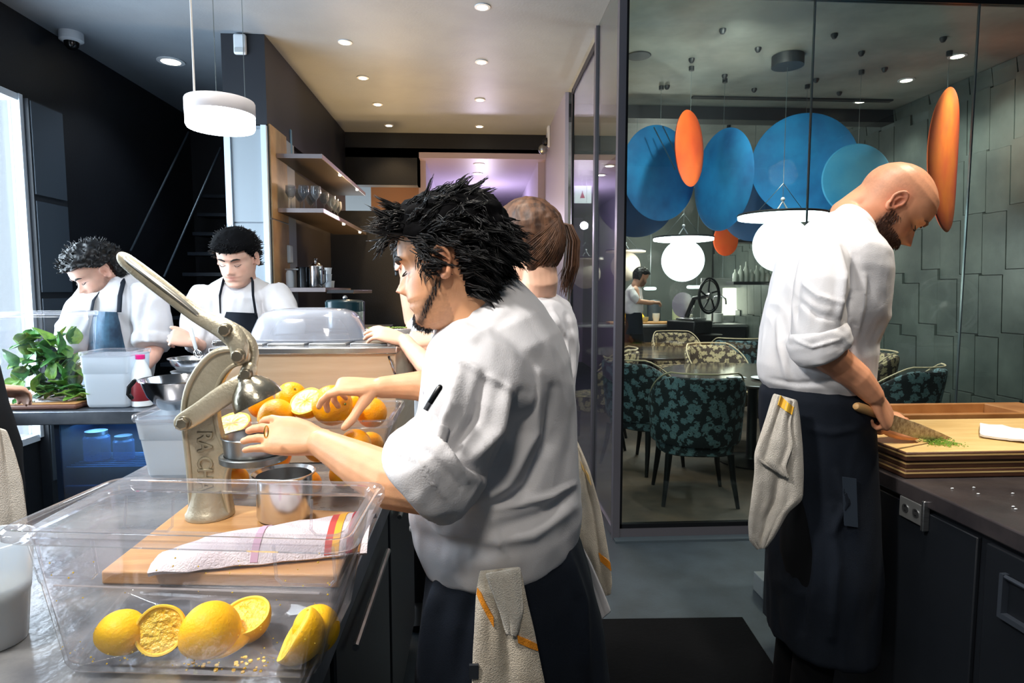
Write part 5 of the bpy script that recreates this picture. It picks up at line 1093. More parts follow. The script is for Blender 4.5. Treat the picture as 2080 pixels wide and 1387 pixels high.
# side run towards the lens
lc = thing('left_drawer_counter', 'side counter with flush drawers and round locks at the left edge', 'counter', (-2.1, 1.9, 0))
xe = -1.86
G().box((-2.7, 1.2, ZB - .055), (xe, 2.515, ZB)).build('worktop', M_steelc, lc, bevel=.004)
G().box((-2.66, 1.25, .06), (xe - .03, 2.51, ZB - .057)).build('carcass', mat('drawer_grey', (44, 50, 58), .45), lc, smooth=False)
for k, (y0, y1) in enumerate(((1.30, 1.72), (1.74, 2.16), (2.18, 2.50))):
    for q, (z0_, z1_) in enumerate(((.66, .86), (.40, .64), (.12, .38))):
        d = G().box((xe - .03, y0, z0_), (xe - .012, y1, z1_)).build('drawer', mat('drawer_front', (48, 54, 62), .42) if k + q == 0 else bpy.data.materials['drawer_front'], lc, bevel=.003)
        if k == 1 and q == 0: G().box((xe - .013, y0 + .08, z1_ - .09), (xe - .008, y1 - .06, z1_ - .03)).build('pull_recess', M_steelc, d, bevel=.002)
        if k == 2:
            G().box((xe - .013, y0 + .08, z1_ - .17), (xe - .009, y0 + .2, z1_ - .03)).build('lock_plate', M_dark2, d, bevel=.002)
            G().lathe([(.022, 0), (.022, .004), (.001, .006)], n=20, M=Matrix.Translation((xe - .009, y0 + .14, z1_ - .10)) @ Matrix.Rotation(PI / 2, 4, 'Y')).build('lock', M_bright, d)
# board with greens, clear box of lettuce, liquid box, bottle, bowls
cb = thing('cutting_board', 'thin wooden cutting board under the greens on the back counter', 'board', (-1.95, 2.68, ZB))
xa, xb = at(-20, 820, 2.6).x, at(170, 820, 2.6).x
G().box((xa, 2.55, ZB + .001), (xb, 2.82, ZB + .022)).build('slab', mat('board_dark', (96, 58, 42), .5), cb, bevel=.008)
G().box((xa + .006, 2.556, ZB + .022), (xb - .006, 2.814, ZB + .024)).build('face', M_wood, cb, bevel=.001)
def leaf(g, c, L, w, yaw, tilt, curl, rnd, mi=0):
    rows = []; M4 = Matrix.Translation(c) @ Matrix.Rotation(yaw, 4, 'Z') @ Matrix.Rotation(-tilt, 4, 'Y')
    for i in range(7):
        t = i / 6; ww = w * math.sin(PI * min(1, t * .85 + .12)) ** .8; rows.append([M4 @ V((L * t, ww * v, curl * L * t * t * -1 + ww * .35 * v * v + .12 * w * math.sin(9 * t + 5 * v + yaw))) for v in (-1, -.5, 0, .5, 1)])
    g.sheet(rows, .0012, mi)
M_leaf = mat('leaf_green', (70, 130, 40), .45, c2=(150, 196, 84), ns=22, sss=.05, bump=.3, bs=60); M_leafd = mat('leaf_dark', (30, 88, 40), .45, c2=(80, 150, 60), ns=20, bump=.3, bs=60); M_rib2 = mat('leaf_rib', (206, 226, 180), .5)
rnd = random.Random(12)
def greens(cx, cy, cz, n, sx, sy, sz, L, group, lab, mats=(0, 1), up=.3):
    for k in range(n):
        c = V((cx + rnd.uniform(-sx, sx), cy + rnd.uniform(-sy, sy), cz + rnd.uniform(0, sz))); yaw = rnd.uniform(0, 6.28)
        g = G(); leaf(g, c, L * rnd.uniform(.7, 1.2), L * .36, yaw, rnd.uniform(-.1, up * 2), rnd.uniform(.1, .5), rnd)
        t = g.build('lettuce_leaf', (M_leaf, M_leafd)[rnd.random() < .45], None, label=lab, cat='leaf', group=group)
        d = V((math.cos(yaw), math.sin(yaw), 0))
greens(at(135, 780, 2.66).x, 2.66, ZB + .03, 34, .13, .07, .05, .075, 'loose greens on the board', 'crisp green leaf in the loose pile on the cutting board')
lx0, lx1 = at(-60, 700, 2.5).x, at(113, 700, 2.5).x
lb = thing('lettuce_box', 'tall clear box packed with leafy greens at the left edge', 'box', ((lx0 + lx1) / 2, 2.62, ZB + .025))
zl = at(60, 634, 2.56).z
food_box([(lx0, 2.56), (lx1, 2.56), (lx1, 2.78), (lx0, 2.78)], zl, [(lx0 + .02, 2.575), (lx1 - .02, 2.575), (lx1 - .02, 2.765), (lx0 + .02, 2.765)], ZB + .026, .015, .003, 'shell', lb, M_plastic, M_rim, .008)
greens((lx0 + lx1) / 2, 2.67, ZB + .05, 60, .11, .05, .22, .085, 'greens in the tall clear box', 'dark green leaf inside the tall clear box', up=.9)
bx0, bx1 = at(162, 780, 2.56).x, at(262, 780, 2.56).x
wb = thing('water_box', 'milky square box of clear liquid with herbs between greens and bottle', 'box', ((bx0 + bx1) / 2, 2.65, ZB))
zw = at(210, 715, 2.56).z
food_box([(bx0, 2.56), (bx1, 2.56), (bx1, 2.74), (bx0, 2.74)], zw, [(bx0 + .015, 2.57), (bx1 - .015, 2.57), (bx1 - .015, 2.73), (bx0 + .015, 2.73)], ZB + .002, .015, .003, 'shell', wb, M_milky, M_rim, .006)
G().box((bx0 + .02, 2.576, ZB + .006), (bx1 - .02, 2.724, ZB + .13)).build('liquid', clear('cloudy_water', (240, 246, 250), .3, .5, .05, (226, 236, 244)), wb, bevel=.01)
p = at(278, 800, 2.57); bt = thing('bottle', 'white plastic bottle with a pink cap and dark red label', 'bottle', (p.x, 2.62, ZB))
zc = at(272, 722, 2.6).z - ZB
G().lathe([(.036, 0), (.040, .004), (.040, zc * .55), (.036, zc * .68), (.018, zc * .88), (.015, zc * .93), (.001, zc * .94)], (p.x - .006, 2.62, ZB + .001), 32).build('bottle_body', mat('bottle_white', (228, 236, 242), .35), bt)
G().lathe([(.0175, zc * .92), (.0175, zc * 1.0), (.001, zc * 1.0)], (p.x - .006, 2.62, ZB + .001), 24).build('cap', mat('pink_cap', (226, 30, 130), .4), bt)
G().lathe([(.0405, zc * .12), (.0410, zc * .125), (.0410, zc * .50), (.0405, zc * .505)], (p.x - .006, 2.62, ZB + .001), 32, cap=False).build('label_band', mat('label_red', (120, 26, 36), .5), bt)
p = at(384, 728, 2.66); wbw = thing('whisking_bowl', 'steel bowl the young chef is whisking in', 'bowl', (p.x, 2.70, ZB + .10))
zw2 = p.z
G().lathe([(.04, 0), (.06, .004), (.085, .03), (.092, .052), (.100, .054), (.100, .057), (.09, .056), (.082, .034), (.055, .008), (.001, .007)], (p.x, 2.70, zw2 - .057), 40).build('bowl', M_bright, wbw)
ub = thing('white_bowl', 'deep white bowl under the steel whisking bowl', 'bowl', (p.x, 2.70, ZB)); hh = zw2 - .057 - ZB
G().lathe([(.045, 0), (.055, .003), (.062, hh * .5), (.085, hh * .93), (.09, hh), (.083, hh * .96), (.055, hh * .5), (.04, .01), (.001, .01)], (p.x, 2.70, ZB + .001), 40).build('bowl', M_white, ub)
wk = thing('whisk', 'white handled whisk in the young chef\'s hand', 'whisk', at(394, 700, 2.70))
a, b = at(387, 668, 2.70), at(398, 708, 2.70); G().tube([a, b], [.009, .007], 10, round_=True).build('handle', M_white, wk)
e = at(404, 724, 2.70)
for k in range(6):
    an = k * PI / 6; ox = V((math.cos(an), math.sin(an), 0)) * .016; G().tube([b, b.lerp(e, .4) + ox, b.lerp(e, .85) + ox * 1.1, e + V((0, 0, -.008)), b.lerp(e, .85) - ox * 1.1, b.lerp(e, .4) - ox, b], .0012, 5).build('wire', M_mirrorst, wk)
# ================================================================== RIGHT COUNTER
ZR2 = .90
rk = thing('right_counter', 'dark steel worktop on black cabinets at the right, beside the bald chef', 'counter', (2.0, 1.6, 0))
M_wtop = mat('dark_worktop', (96, 90, 92), .3, .6, c2=(70, 66, 70), ns=6, bump=.06, bs=60)
G().box((1.17, .5, ZR2 - .045), (3.6, 2.42, ZR2)).build('worktop', M_wtop, rk, bevel=.005)
G().box((1.19, .55, .08), (3.55, 2.40, ZR2 - .045)).build('carcass', M_cab, rk, smooth=False)
for y0, y1 in ((.58, 1.16), (1.34, 2.36)): G().box((1.178, y0, .12), (1.19, y1, .84)).build('side_panel', M_cab, rk, bevel=.003)
p = onx(1857, 1037, 1.178); g = G(); g.box((1.168, p.y - .045, p.z - .028), (1.178, p.y + .045, p.z + .028)); ot = g.build('wall_outlet', mat('outlet_steel', (150, 152, 152), .35, .7), None, label='small steel twin socket plate on the black cabinet side', cat='outlet', bevel=.002)
for dy in (-.02, .02):
    for dz in (-.006, .006): G().box((1.166, p.y + dy - .004, p.z + dz - .0015), (1.169, p.y + dy + .004, p.z + dz + .0015)).build('slot', M_dark, ot)
    G().lathe([(.012, 0), (.012, .002), (.001, .002)], n=14, M=Matrix.Translation((1.168, p.y + dy, p.z)) @ Matrix.Rotation(-PI / 2, 4, 'Y')).build('socket_face', M_steel, ot)
p = onx(1886, 1048, 1.178); G().box((1.160, p.y - .005, p.z - .04), (1.178, p.y + .005, p.z + .04)).build('edge_pull', M_steel, rk, bevel=.002)
dw_ = G().box((1.165, .60, .50), (1.180, 1.30, .845)).build('drawer', M_cab, rk, bevel=.003)
a, b = onx(2012, 1100, 1.165), onx(2075, 1170, 1.165)
g = G(); g.box((1.150, .72, .70), (1.166, 1.245, .712)); g.box((1.150, 1.235, .712), (1.166, 1.245, .80)); g.tube([(1.156, 1.24, .795), (1.156, .72, .795)], .005, 8); g.build('drawer_pull', mat('pull_metal', (84, 92, 104), .35, .7), dw_)
# board stack
M_bface = mat('board_face', (226, 194, 134), .5, c2=(212, 174, 110), ns=5, stretch=(1, 6, 6), bump=.08, bs=60)
M_bedge = mat('board_edge', (92, 58, 38), .55, c2=(70, 42, 28), ns=12, stretch=(1, 1, 6))
BX0, BY0, BY1 = 1.185, 1.60, 2.02
for k, (z, dx, dy, lab) in enumerate(((.901, .0, .0, 'bottom wooden board of the stack on the right counter'), (.926, .004, .006, 'middle wooden board of the stack on the right counter'), (.951, -.004, -.004, 'top pale wooden cutting board carrying chives and knife'))):
    t = thing('cutting_board', lab, 'board', (1.6, 1.8, z), 'stacked cutting boards')
    G().box((BX0 + dx, BY0 + dy, z), (2.25, BY1 + dy, z + .0235)).build('slab', M_bedge, t, bevel=.003)
    G().box((BX0 + dx + .004, BY0 + dy + .004, z + .0235), (2.246, BY1 + dy - .004, z + .0245)).build('face', M_bface, t)
    G().box((BX0 + dx - .0008, BY0 + dy - .0008, z + .013), (2.2508, BY1 + dy + .0008, z + .0175)).build('pale_stripe', M_bface, t)
ZT = .976
tr = thing('wooden_tray', 'orange-brown wooden tray with a recess behind the cutting boards', 'tray', (1.85, 2.15, .9))
q0, q1 = 1.50, 2.12
G().box((q0, 2.05, .902), (q1, 2.07, .985)).box((q0, 2.24, .902), (q1, 2.26, .985)).box((q0, 2.07, .902), (q0 + .02, 2.24, .985)).box((q1 - .16, 2.07, .902), (q1, 2.24, .985)).box((q0, 2.05, .902), (q1, 2.26, .95)).build('frame', mat('tray_wood', (172, 122, 72), .5, c2=(150, 98, 52), ns=8), tr, bevel=.003)
# knife, herbs, cloth
kn = thing('chef_knife', 'patterned steel knife with pale wooden handle cutting chives', 'knife', (1.30, 1.75, ZT))
a, b, c = at(1742, 826, 1.535), at(1800, 846, 1.59), at(1932, 889, 1.74)
G().tube([a, a.lerp(b, .4), a.lerp(b, .8), b], [.012, .0145, .0125, .012], 12, round_=True).build('handle', mat('knife_wood', (206, 160, 104), .5), kn)
G().tube([b - (b - a) * .05, b + (b - a) * .12], .013, 10).build('ferrule', M_mirrorst, kn)
hx = (c - b).normalized(); dn = V((0, 0, -1)); bl = [b + dn * -.012, b.lerp(c, .5) + dn * -.010, b.lerp(c, .85) + dn * -.004, c, b.lerp(c, .8) + dn * .022, b.lerp(c, .4) + dn * .034, b.lerp(c, .06) + dn * .034]
G().prism([v + V((0, -.001, 0)) for v in bl], (0, .0022, 0)).build('blade', mat('damascus', (120, 104, 88), .3, .9, c2=(176, 166, 150), ns=90), kn, fix=True)
g = G(); rnd = random.Random(3)
pc = onz(1888, 893, ZT); pd = onz(1925, 905, ZT)
for k in range(420):
    t = rnd.random(); q = pc.lerp(pd, t) + V((rnd.gauss(0, .022), rnd.gauss(0, .014), 0)); an = rnd.uniform(0, 6.28); z = ZT + .001 + abs(rnd.gauss(0, .006)) * (1 - t * .6); L = rnd.uniform(.003, .008)
    g.tube([V((q.x, q.y, z)), V((q.x + L * math.cos(an), q.y + L * math.sin(an), z + rnd.uniform(0, .002)))], .0011, 5)
g.build('chopped_chives', mat('chive_green', (96, 140, 48), .5, c2=(142, 178, 66), ns=60), None, label='small heap of finely chopped green chives on the top board', cat='herbs', kind='stuff')
nk_ = thing('folded_napkin', 'white folded cloth on the cutting board at the right edge', 'cloth', tuple(onz(2040, 880, ZT)))
g = G(); rows = []
for i in range(8):
    rows.append([])
    for j in range(16):
        q = onz(1990 + j * 9, 866 + i * 3.4 + j * 1.1, ZT); rows[-1].append(V((q.x, q.y, ZT + .006 + .010 * abs(noise.noise(V((i * .5, j * .3, 0)))) + .008 * math.sin(PI * i / 7))))
g.sheet(rows, .006).build('cloth', mat('white_cloth', (226, 228, 232), .8), nk_)
rs = thing('rice_grains', 'x', 'x') if False else None
g = G()
for (x, y) in ((1934, 993), (1978, 991), (1987, 1004), (2057, 1003), (2058, 1030), (2063, 1035)): q = onz(x, y, ZR2); g.ball((q.x, q.y, ZR2 + .0018), .0028, 8, sc=(1.6, .8, .6))
g.build('crumbs', M_white, None, label='few white crumbs on the dark worktop below the boards', cat='crumbs', kind='stuff')
# ================================================================== TOWELS AND FLOOR THINGS
def drape(rows, name, m, parent, th=.007, amp=.006, seed=0, n=22, sub=3, **k):
    """rows: (lx, ly, rx, ry, depth left, depth right): a hanging cloth with soft pleats"""
    P = []
    for i in range(len(rows) - 1):
        for s_ in range(sub):
            t = s_ / sub; P.append([rows[i][q] * (1 - t) + rows[i + 1][q] * t for q in range(6)])
    P.append(list(rows[-1])); out = []
    for i, r in enumerate(P):
        v = i / (len(P) - 1); row = []
        for j in range(n):
            u = j / (n - 1); Y = r[4] + (r[5] - r[4]) * u + amp * (math.sin(u * 11 + seed + 1.5 * v) * .7 + math.sin(u * 23 + seed * 2) * .3) * (.5 + .5 * (1 - v)) + .4 * amp * noise.noise(V((u * 6, v * 9, seed)))
            p = at(r[0] + (r[2] - r[0]) * u, r[1] + (r[3] - r[1]) * u, Y); row.append(p)
        out.append(row)
    G().sheet(out, th).build(name, m, parent, sub=1, **k); return out
t1 = thing('towel', 'cream terry towel with orange stripes hanging from the front chef\'s apron', 'towel', tuple(at(1010, 1160, .985)), 'cream kitchen towels at the hips')
D1 = drape([(976, 1158, 1055, 1150, .990, .995), (968, 1200, 1066, 1205, .975, .98), (964, 1280, 1082, 1272, .97, .975), (960, 1340, 1095, 1330, .965, .97), (958, 1420, 1110, 1400, .96, .97)], 'cloth', M_towel, t1, .008, .008, 1)
D2 = drape([(984, 1164, 1058, 1150, .972, .978), (1002, 1210, 1062, 1200, .965, .972), (1018, 1255, 1064, 1240, .96, .966), (1030, 1290, 1050, 1294, .958, .962)], 'front_fold', mat('towel_light', (222, 216, 204), .95, bump=.5, bs=520), t1, .008, .004, 3, n=12)
def stripe(D, i0, i1, j0, j1, slope, parent, off=-.0055, m=None):
    rows = []
    for k in range(j0, j1 + 1):
        f = (k - j0) / max(1, j1 - j0) * slope; rr = []
        for ii in (i0 + f, i1 + f):
            a = int(ii); t = ii - a; a = max(0, min(len(D) - 2, a)); rr.append(D[a][k].lerp(D[a + 1][k], t) + V((0, off, 0)))
        rows.append(rr)
    G().sheet(rows, .002).build('orange_stripe', m or M_orange_s, parent)
stripe(D1, 2.3, 3.1, 0, 7, 2.6, t1); stripe(D1, 6.6, 7.4, 15, 21, 1.0, t1)
G().box(tuple(at(953, 1352, .955)), tuple(at(972, 1376, .958) + V((0, .003, 0)))).build('care_tag', M_dark2, t1)
t2 = thing('towel', 'cream terry towel hanging behind the front chef\'s hip from the cook behind', 'towel', tuple(at(1180, 900, 1.52)), 'cream kitchen towels at the hips')
D3 = drape([(1158, 880, 1166, 885, 1.56, 1.55), (1158, 960, 1196, 950, 1.54, 1.52), (1160, 1050, 1222, 1040, 1.53, 1.51), (1164, 1120, 1236, 1120, 1.52, 1.50), (1190, 1180, 1244, 1180, 1.52, 1.50), (1225, 1212, 1240, 1208, 1.52, 1.50)], 'cloth', M_towel, t2, .008, .007, 5, n=18)
stripe(D3, 9.0, 9.9, 12, 17, 1.0, t2); stripe(D3, 2.2, 2.9, 11, 15, 1.2, t2, m=mat('pale_stripe_y', (226, 190, 120), .9))
t3 = thing('apron_tie', 'pale cloth apron tail hanging below the front chef\'s back', 'cloth', tuple(at(1180, 1090, 1.36)))
drape([(1160, 1086, 1172, 1090, 1.40, 1.39), (1180, 1150, 1200, 1140, 1.40, 1.39), (1204, 1210, 1226, 1200, 1.40, 1.39), (1221, 1260, 1242, 1242, 1.40, 1.39)], 'cloth', M_jacket, t3, .004, .003, 2, n=8)
t4 = thing('towel', 'cream towel with a yellow stripe tucked at the bald chef\'s hip', 'towel', tuple(at(1590, 800, 1.52)), 'cream kitchen towels at the hips')
D4 = drape([(1572, 798, 1618, 812, 1.545, 1.535), (1556, 850, 1624, 850, 1.535, 1.525), (1532, 920, 1630, 910, 1.53, 1.52), (1532, 960, 1632, 960, 1.53, 1.52), (1526, 1010, 1630, 1015, 1.53, 1.52), (1520, 1060, 1600, 1040, 1.53, 1.52), (1522, 1098, 1572, 1090, 1.53, 1.52), (1540, 1116, 1552, 1114, 1.53, 1.52)], 'cloth', mat('towel_pale', (212, 206, 196), .95, c2=(196, 190, 180), ns=20, bump=.5, bs=480), t4, .008, .009, 8)
D5 = drape([(1578, 800, 1616, 815, 1.530, 1.522), (1560, 860, 1606, 860, 1.520, 1.512), (1540, 905, 1612, 905, 1.515, 1.507), (1534, 932, 1596, 948, 1.513, 1.505), (1590, 966, 1602, 972, 1.513, 1.505)], 'front_fold', bpy.data.materials['towel_pale'], t4, .008, .006, 4, n=14)
stripe(D5, .0, 1.0, 2, 12, .8, t4, m=mat('yellow_stripe', (236, 186, 62), .9))
t5 = thing('towel', 'grey white towel hanging from the person cut off at the left edge', 'towel', tuple(at(30, 880, 1.5)), 'cream kitchen towels at the hips')
drape([(-30, 860, 12, 872, 1.38, 1.40), (-30, 930, 30, 920, 1.38, 1.40), (-30, 985, 46, 975, 1.38, 1.40), (-20, 1040, 56, 1050, 1.38, 1.40), (-10, 1120, 58, 1110, 1.38, 1.40)], 'cloth', bpy.data.materials['towel_pale'], t5, .006, .006, 6, n=10)
mt = thing('floor_mat', 'black rubber anti-fatigue mat on the floor between the chefs', 'mat', (.9, 2.3, 0))
p = [onz(1215, 1262, .0), onz(1508, 1258, 0), onz(1600, 1400, 0), onz(1190, 1400, 0)]
G().prism([V((q.x, q.y, .001)) for q in p][::-1], (0, 0, .012)).build('mat', mat('black_rubber', (6, 7, 10), .9, bump=.3, bs=60, spec=.1), mt, bevel=.004)
pl = thing('floor_block', 'pale slab end sticking out low behind the bald chef', 'block', tuple(onz(1580, 1215, 0)))
q = onz(1549, 1218, .0); G().box((q.x, q.y, .001), (q.x + .5, q.y + .10, .09)).build('slab', mat('slab_grey', (120, 128, 130), .6), pl, bevel=.004)
# ================================================================== PENDANT OVER THE LEFT CHEFS
pn = at(448, 232, 2.05); pt = thing('pendant_lamp', 'white drum pendant lamp glowing below, above the juicer handle', 'lamp', (pn.x, pn.y, ZC))
zb, zt = at(448, 262, 2.05).z, at(448, 205, 2.05).z; R_ = 63 * 2.05 / F_PX
G().lathe([(.001, zt - .002), (R_ * .98, zt), (R_, zt - .004), (R_, zb + .045), (R_ * .99, zb + .043)], (pn.x, pn.y, 0), 48).build('drum', mat('lamp_shell', (205, 205, 212), .4), pt)
G().lathe([(R_ * .985, zb + .045), (R_ * .985, zb + .008), (R_ * .95, zb), (.001, zb - .002)], (pn.x, pn.y, 0), 48).build('diffuser', M_light, pt)
for k, (px) in enumerate((387, 453, 484)):
    q = at(px, 205, 2.05); an = 2 * PI * k / 3 + .5; bx = (q.x, pn.y + (.03, -.05, .06)[k], zt)
    g = G(); g.tube([bx, (bx[0], bx[1], ZC)], .0035 if k == 0 else .0012, 8); g.build('cord' if k == 0 else 'wire', mat('cord_white', (200, 200, 200), .5) if k == 0 else M_seam, pt)
point('pendant_glow', (pn.x, pn.y, zb - .08), 14, COOL, .06)
# ================================================================== SHELVES LEFT OF THE CORRIDOR
M_shelf = mat('shelf_metal', (170, 160, 160), .3, .8)
SX0, SX1 = -1.365, -1.06
def shelf(z, y0, y1, lab, th=.03):
    t = thing('wall_shelf', lab, 'shelf', (SX0, (y0 + y1) / 2, z)); G().box((SX0, y0, z - th), (SX1, y1, z)).build('board', mat('shelf_dark', (40, 34, 32), .5) if 'shelf_dark' not in bpy.data.materials else bpy.data.materials['shelf_dark'], t, bevel=.002)
    G().box((SX1 - .001, y0, z - th), (SX1 + .006, y1, z)).box((SX0, y0 - .006, z - th), (SX1 + .006, y0, z)).build('edge_strip', M_shelf, t, bevel=.001); return t
shelf(2.36, 4.42, 6.1, 'top metal edged wall shelf running back beside the panelled column')
shelf(1.99, 4.42, 6.1, 'middle wall shelf with upturned drinking glasses'); shelf(1.44, 4.42, 5.3, 'lower wall shelf with kettle, cups and containers')
for k, (z, y) in enumerate(((2.335, 5.0), (2.335, 5.7), (1.965, 5.1), (1.965, 5.8))):
    G().lathe([(.012, 0), (.010, -.01), (.001, -.012)], (SX1 + .0, y, z - .008), 12).build('shelf_spot', M_lightw, None, label=['front small light under the top shelf edge', 'rear small light under the top shelf edge', 'front small light under the middle shelf edge', 'rear small light under the middle shelf edge'][k], cat='light')
point('shelf_glow', (-1.0, 5.3, 2.2), 5, WARM, .03)
M_glassw = clear('drink_glass', (225, 230, 235), .06, 1, .03, edge=.4)
for k, (y, x) in enumerate(((4.5, -1.3), (4.5, -1.21), (4.52, -1.13), (4.66, -1.28), (4.66, -1.18), (4.8, -1.14), (4.84, -1.25), (4.98, -1.13), (5.14, -1.14), (5.3, -1.15))):
    t = thing('drinking_glass', 'clear stemmed glass standing among others on the middle shelf', 'glass', (x, y, 1.99), 'glasses on the middle shelf')
    G().lathe([(.030, 0), (.028, .003), (.004, .008), (.0035, .07), (.02, .085), (.036, .115), (.034, .165), (.032, .165), (.034, .116), (.018, .088), (.001, .084)], (x, y, 1.992), 20).build('bowl', M_glassw, t)
pf_ = thing('picture_panel', 'leaning blue-white glass panel on the top shelf', 'panel', (-1.3, 4.9, 2.36)); a, b = at(567, 262, 4.8), at(592, 305, 4.8)
G().box((a.x, 4.80, 2.362), (b.x, 4.83, a.z)).build('panel', mat('blue_panel', (130, 170, 200), .2), pf_, bevel=.003)
kt = thing('coffee_kettle', 'tall steel press pot on the lower shelf', 'pot', (-1.13, 4.5, 1.44))
G().lathe([(.048, 0), (.05, .004), (.05, .15), (.046, .155), (.03, .17), (.008, .18), (.008, .192), (.016, .205), (.001, .215)], (-1.14, 4.5, 1.442), 32).build('body', M_mirrorst, kt); G().tube([(-1.10, 4.47, 1.57), (-1.065, 4.46, 1.56), (-1.065, 4.46, 1.48), (-1.095, 4.47, 1.46)], .006, 8, round_=True).build('handle', M_dark, kt)
k2 = thing('steel_jug', 'dark steel jug left of the press pot', 'jug', (-1.22, 4.5, 1.44)); G().lathe([(.045, 0), (.045, .13), (.05, .145), (.046, .145), (.04, .13), (.001, .12)], (-1.235, 4.52, 1.442), 28).build('body', mat('dark_steel', (70, 74, 78), .25, .9), k2)
k3 = thing('squeeze_bottle', 'white squeeze bottle beside the column on the lower shelf', 'bottle', (-1.31, 4.48, 1.44)); G().lathe([(.028, 0), (.028, .10), (.02, .12), (.001, .121)], (-1.315, 4.48, 1.442), 24).build('body', M_white, k3); G().box((-1.345, 4.46, 1.563), (-1.25, 4.5, 1.575)).build('lid', M_steel, k3, bevel=.003)
k4 = thing('paper_dispenser', 'white wall dispenser above the squeeze bottle', 'dispenser', (-1.33, 4.9, 1.6)); a = at(582, 516, 4.7); G().box((-1.41, 4.6, 1.62), (-1.345, 4.68, 1.75)).build('housing', M_white, k4, bevel=.01)
for i in range(3):
    for j in range(4 - i):
        t = thing('takeout_cup', 'translucent plastic tub in the small stack beside the press pot', 'tub', (-1.04, 4.5, 1.44 + i * .05), 'stacked plastic tubs on the lower shelf')
        x = SX1 - .005 + (j % 2) * .062 - .03 - .0; y = 4.5 + (j // 2) * .08
        G().lathe([(.022, 0), (.026, .045), (.029, .048), (.025, .048), (.021, .003), (.001, .003)], (x - .02, y, 1.442 + i * .046), 16).build('tub', M_milky, t)
sp_ = thing('shelf_plate', 'thin board projecting right from the lower shelf', 'board', (-.98, 4.6, 1.42)); G().box((SX1 + .01, 4.43, 1.40), (-.86, 5.2, 1.425)).build('plate', mat('plate_dark', (40, 42, 46), .4), sp_, bevel=.003)
rcq = at(700, 640, 3.6); pot = thing('rice_cooker', 'round steel pot with dark lid beyond the prep unit', 'pot', (rcq.x, 3.6, 0))
zc0 = at(700, 668, 3.6).z
tb = thing('rear_counter', 'dark low counter at the back carrying the round steel pot', 'counter', (-.9, 3.75, 0)); G().box((-1.34, 3.42, 0), (-.55, 4.05, zc0 - .03)).build('cabinet', M_cab, tb, bevel=.004); G().box((-1.35, 3.41, zc0 - .03), (-.54, 4.06, zc0)).build('worktop', mat('rear_worktop', (40, 46, 52), .4, .5), tb, bevel=.003)
G().lathe([(.10, 0), (.108, .006), (.11, .10), (.10, .108)], (rcq.x, 3.62, zc0 + .001), 36).build('body', M_bright, pot); G().lathe([(.112, .10), (.112, .155), (.10, .165), (.001, .17)], (rcq.x, 3.62, zc0 + .001), 36).build('lid', mat('lid_teal', (28, 58, 66), .2), pot); G().ball((rcq.x, 3.62, zc0 + .18), .014, 12).build('knob', M_mirrorst, pot)
wq = at(1112, 306, 6.6); sc1 = thing('wall_fitting', 'small silver round lamp on the wall where the corridor starts', 'lamp', (wq.x, 6.5, wq.z))
G().box((.745, 6.42, wq.z - .0), (.769, 6.52, wq.z + .22)).build('bracket', M_white, sc1, bevel=.004); G().ball((.70, 6.46, wq.z - .02), .05, 20).build('head', M_steel, sc1); G().ball((.735, 6.46, wq.z + .06), .04, 16).build('cover', M_dark, sc1)
# ================================================================== DINING ROOM
def floral(name, bg, fg, fg2):
    m = bpy.data.materials.new(name); m.use_nodes = True; nt = m.node_tree; b = nt.nodes['Principled BSDF']; L = nt.links; b.inputs['Roughness'].default_value = .8
    tc = nt.nodes.new('ShaderNodeTexCoord'); v = nt.nodes.new('ShaderNodeTexVoronoi'); v.inputs['Scale'].default_value = 19; n = nt.nodes.new('ShaderNodeTexNoise'); n.inputs['Scale'].default_value = 26; n.inputs['Detail'].default_value = 2
    vm = nt.nodes.new('ShaderNodeMixRGB'); vm.blend_type = 'ADD'; vm.inputs[0].default_value = .045; L.new(tc.outputs['Object'], vm.inputs[1]); L.new(n.outputs['Color'], vm.inputs[2]); L.new(vm.outputs[0], v.inputs['Vector'])
    r = nt.nodes.new('ShaderNodeValToRGB'); e = r.color_ramp.elements; e[0].position = 0; e[0].color = lin(bg); e[1].position = 1; e[1].color = lin(bg)
    for p_, c_ in ((.13, bg), (.17, fg), (.40, fg2), (.46, fg), (.50, bg)): q = r.color_ramp.elements.new(p_); q.color = lin(c_)
    L.new(v.outputs['Distance'], r.inputs[0]); L.new(r.outputs[0], b.inputs['Base Color']); return m
M_flA = floral('floral_teal', (24, 32, 38), (118, 144, 150), (84, 112, 122)); M_flB = floral('floral_cream', (74, 62, 56), (206, 188, 150), (176, 158, 124))
M_pip = mat('chair_piping', (200, 182, 150), .6); M_legk = mat('chair_leg', (10, 11, 13), .35)
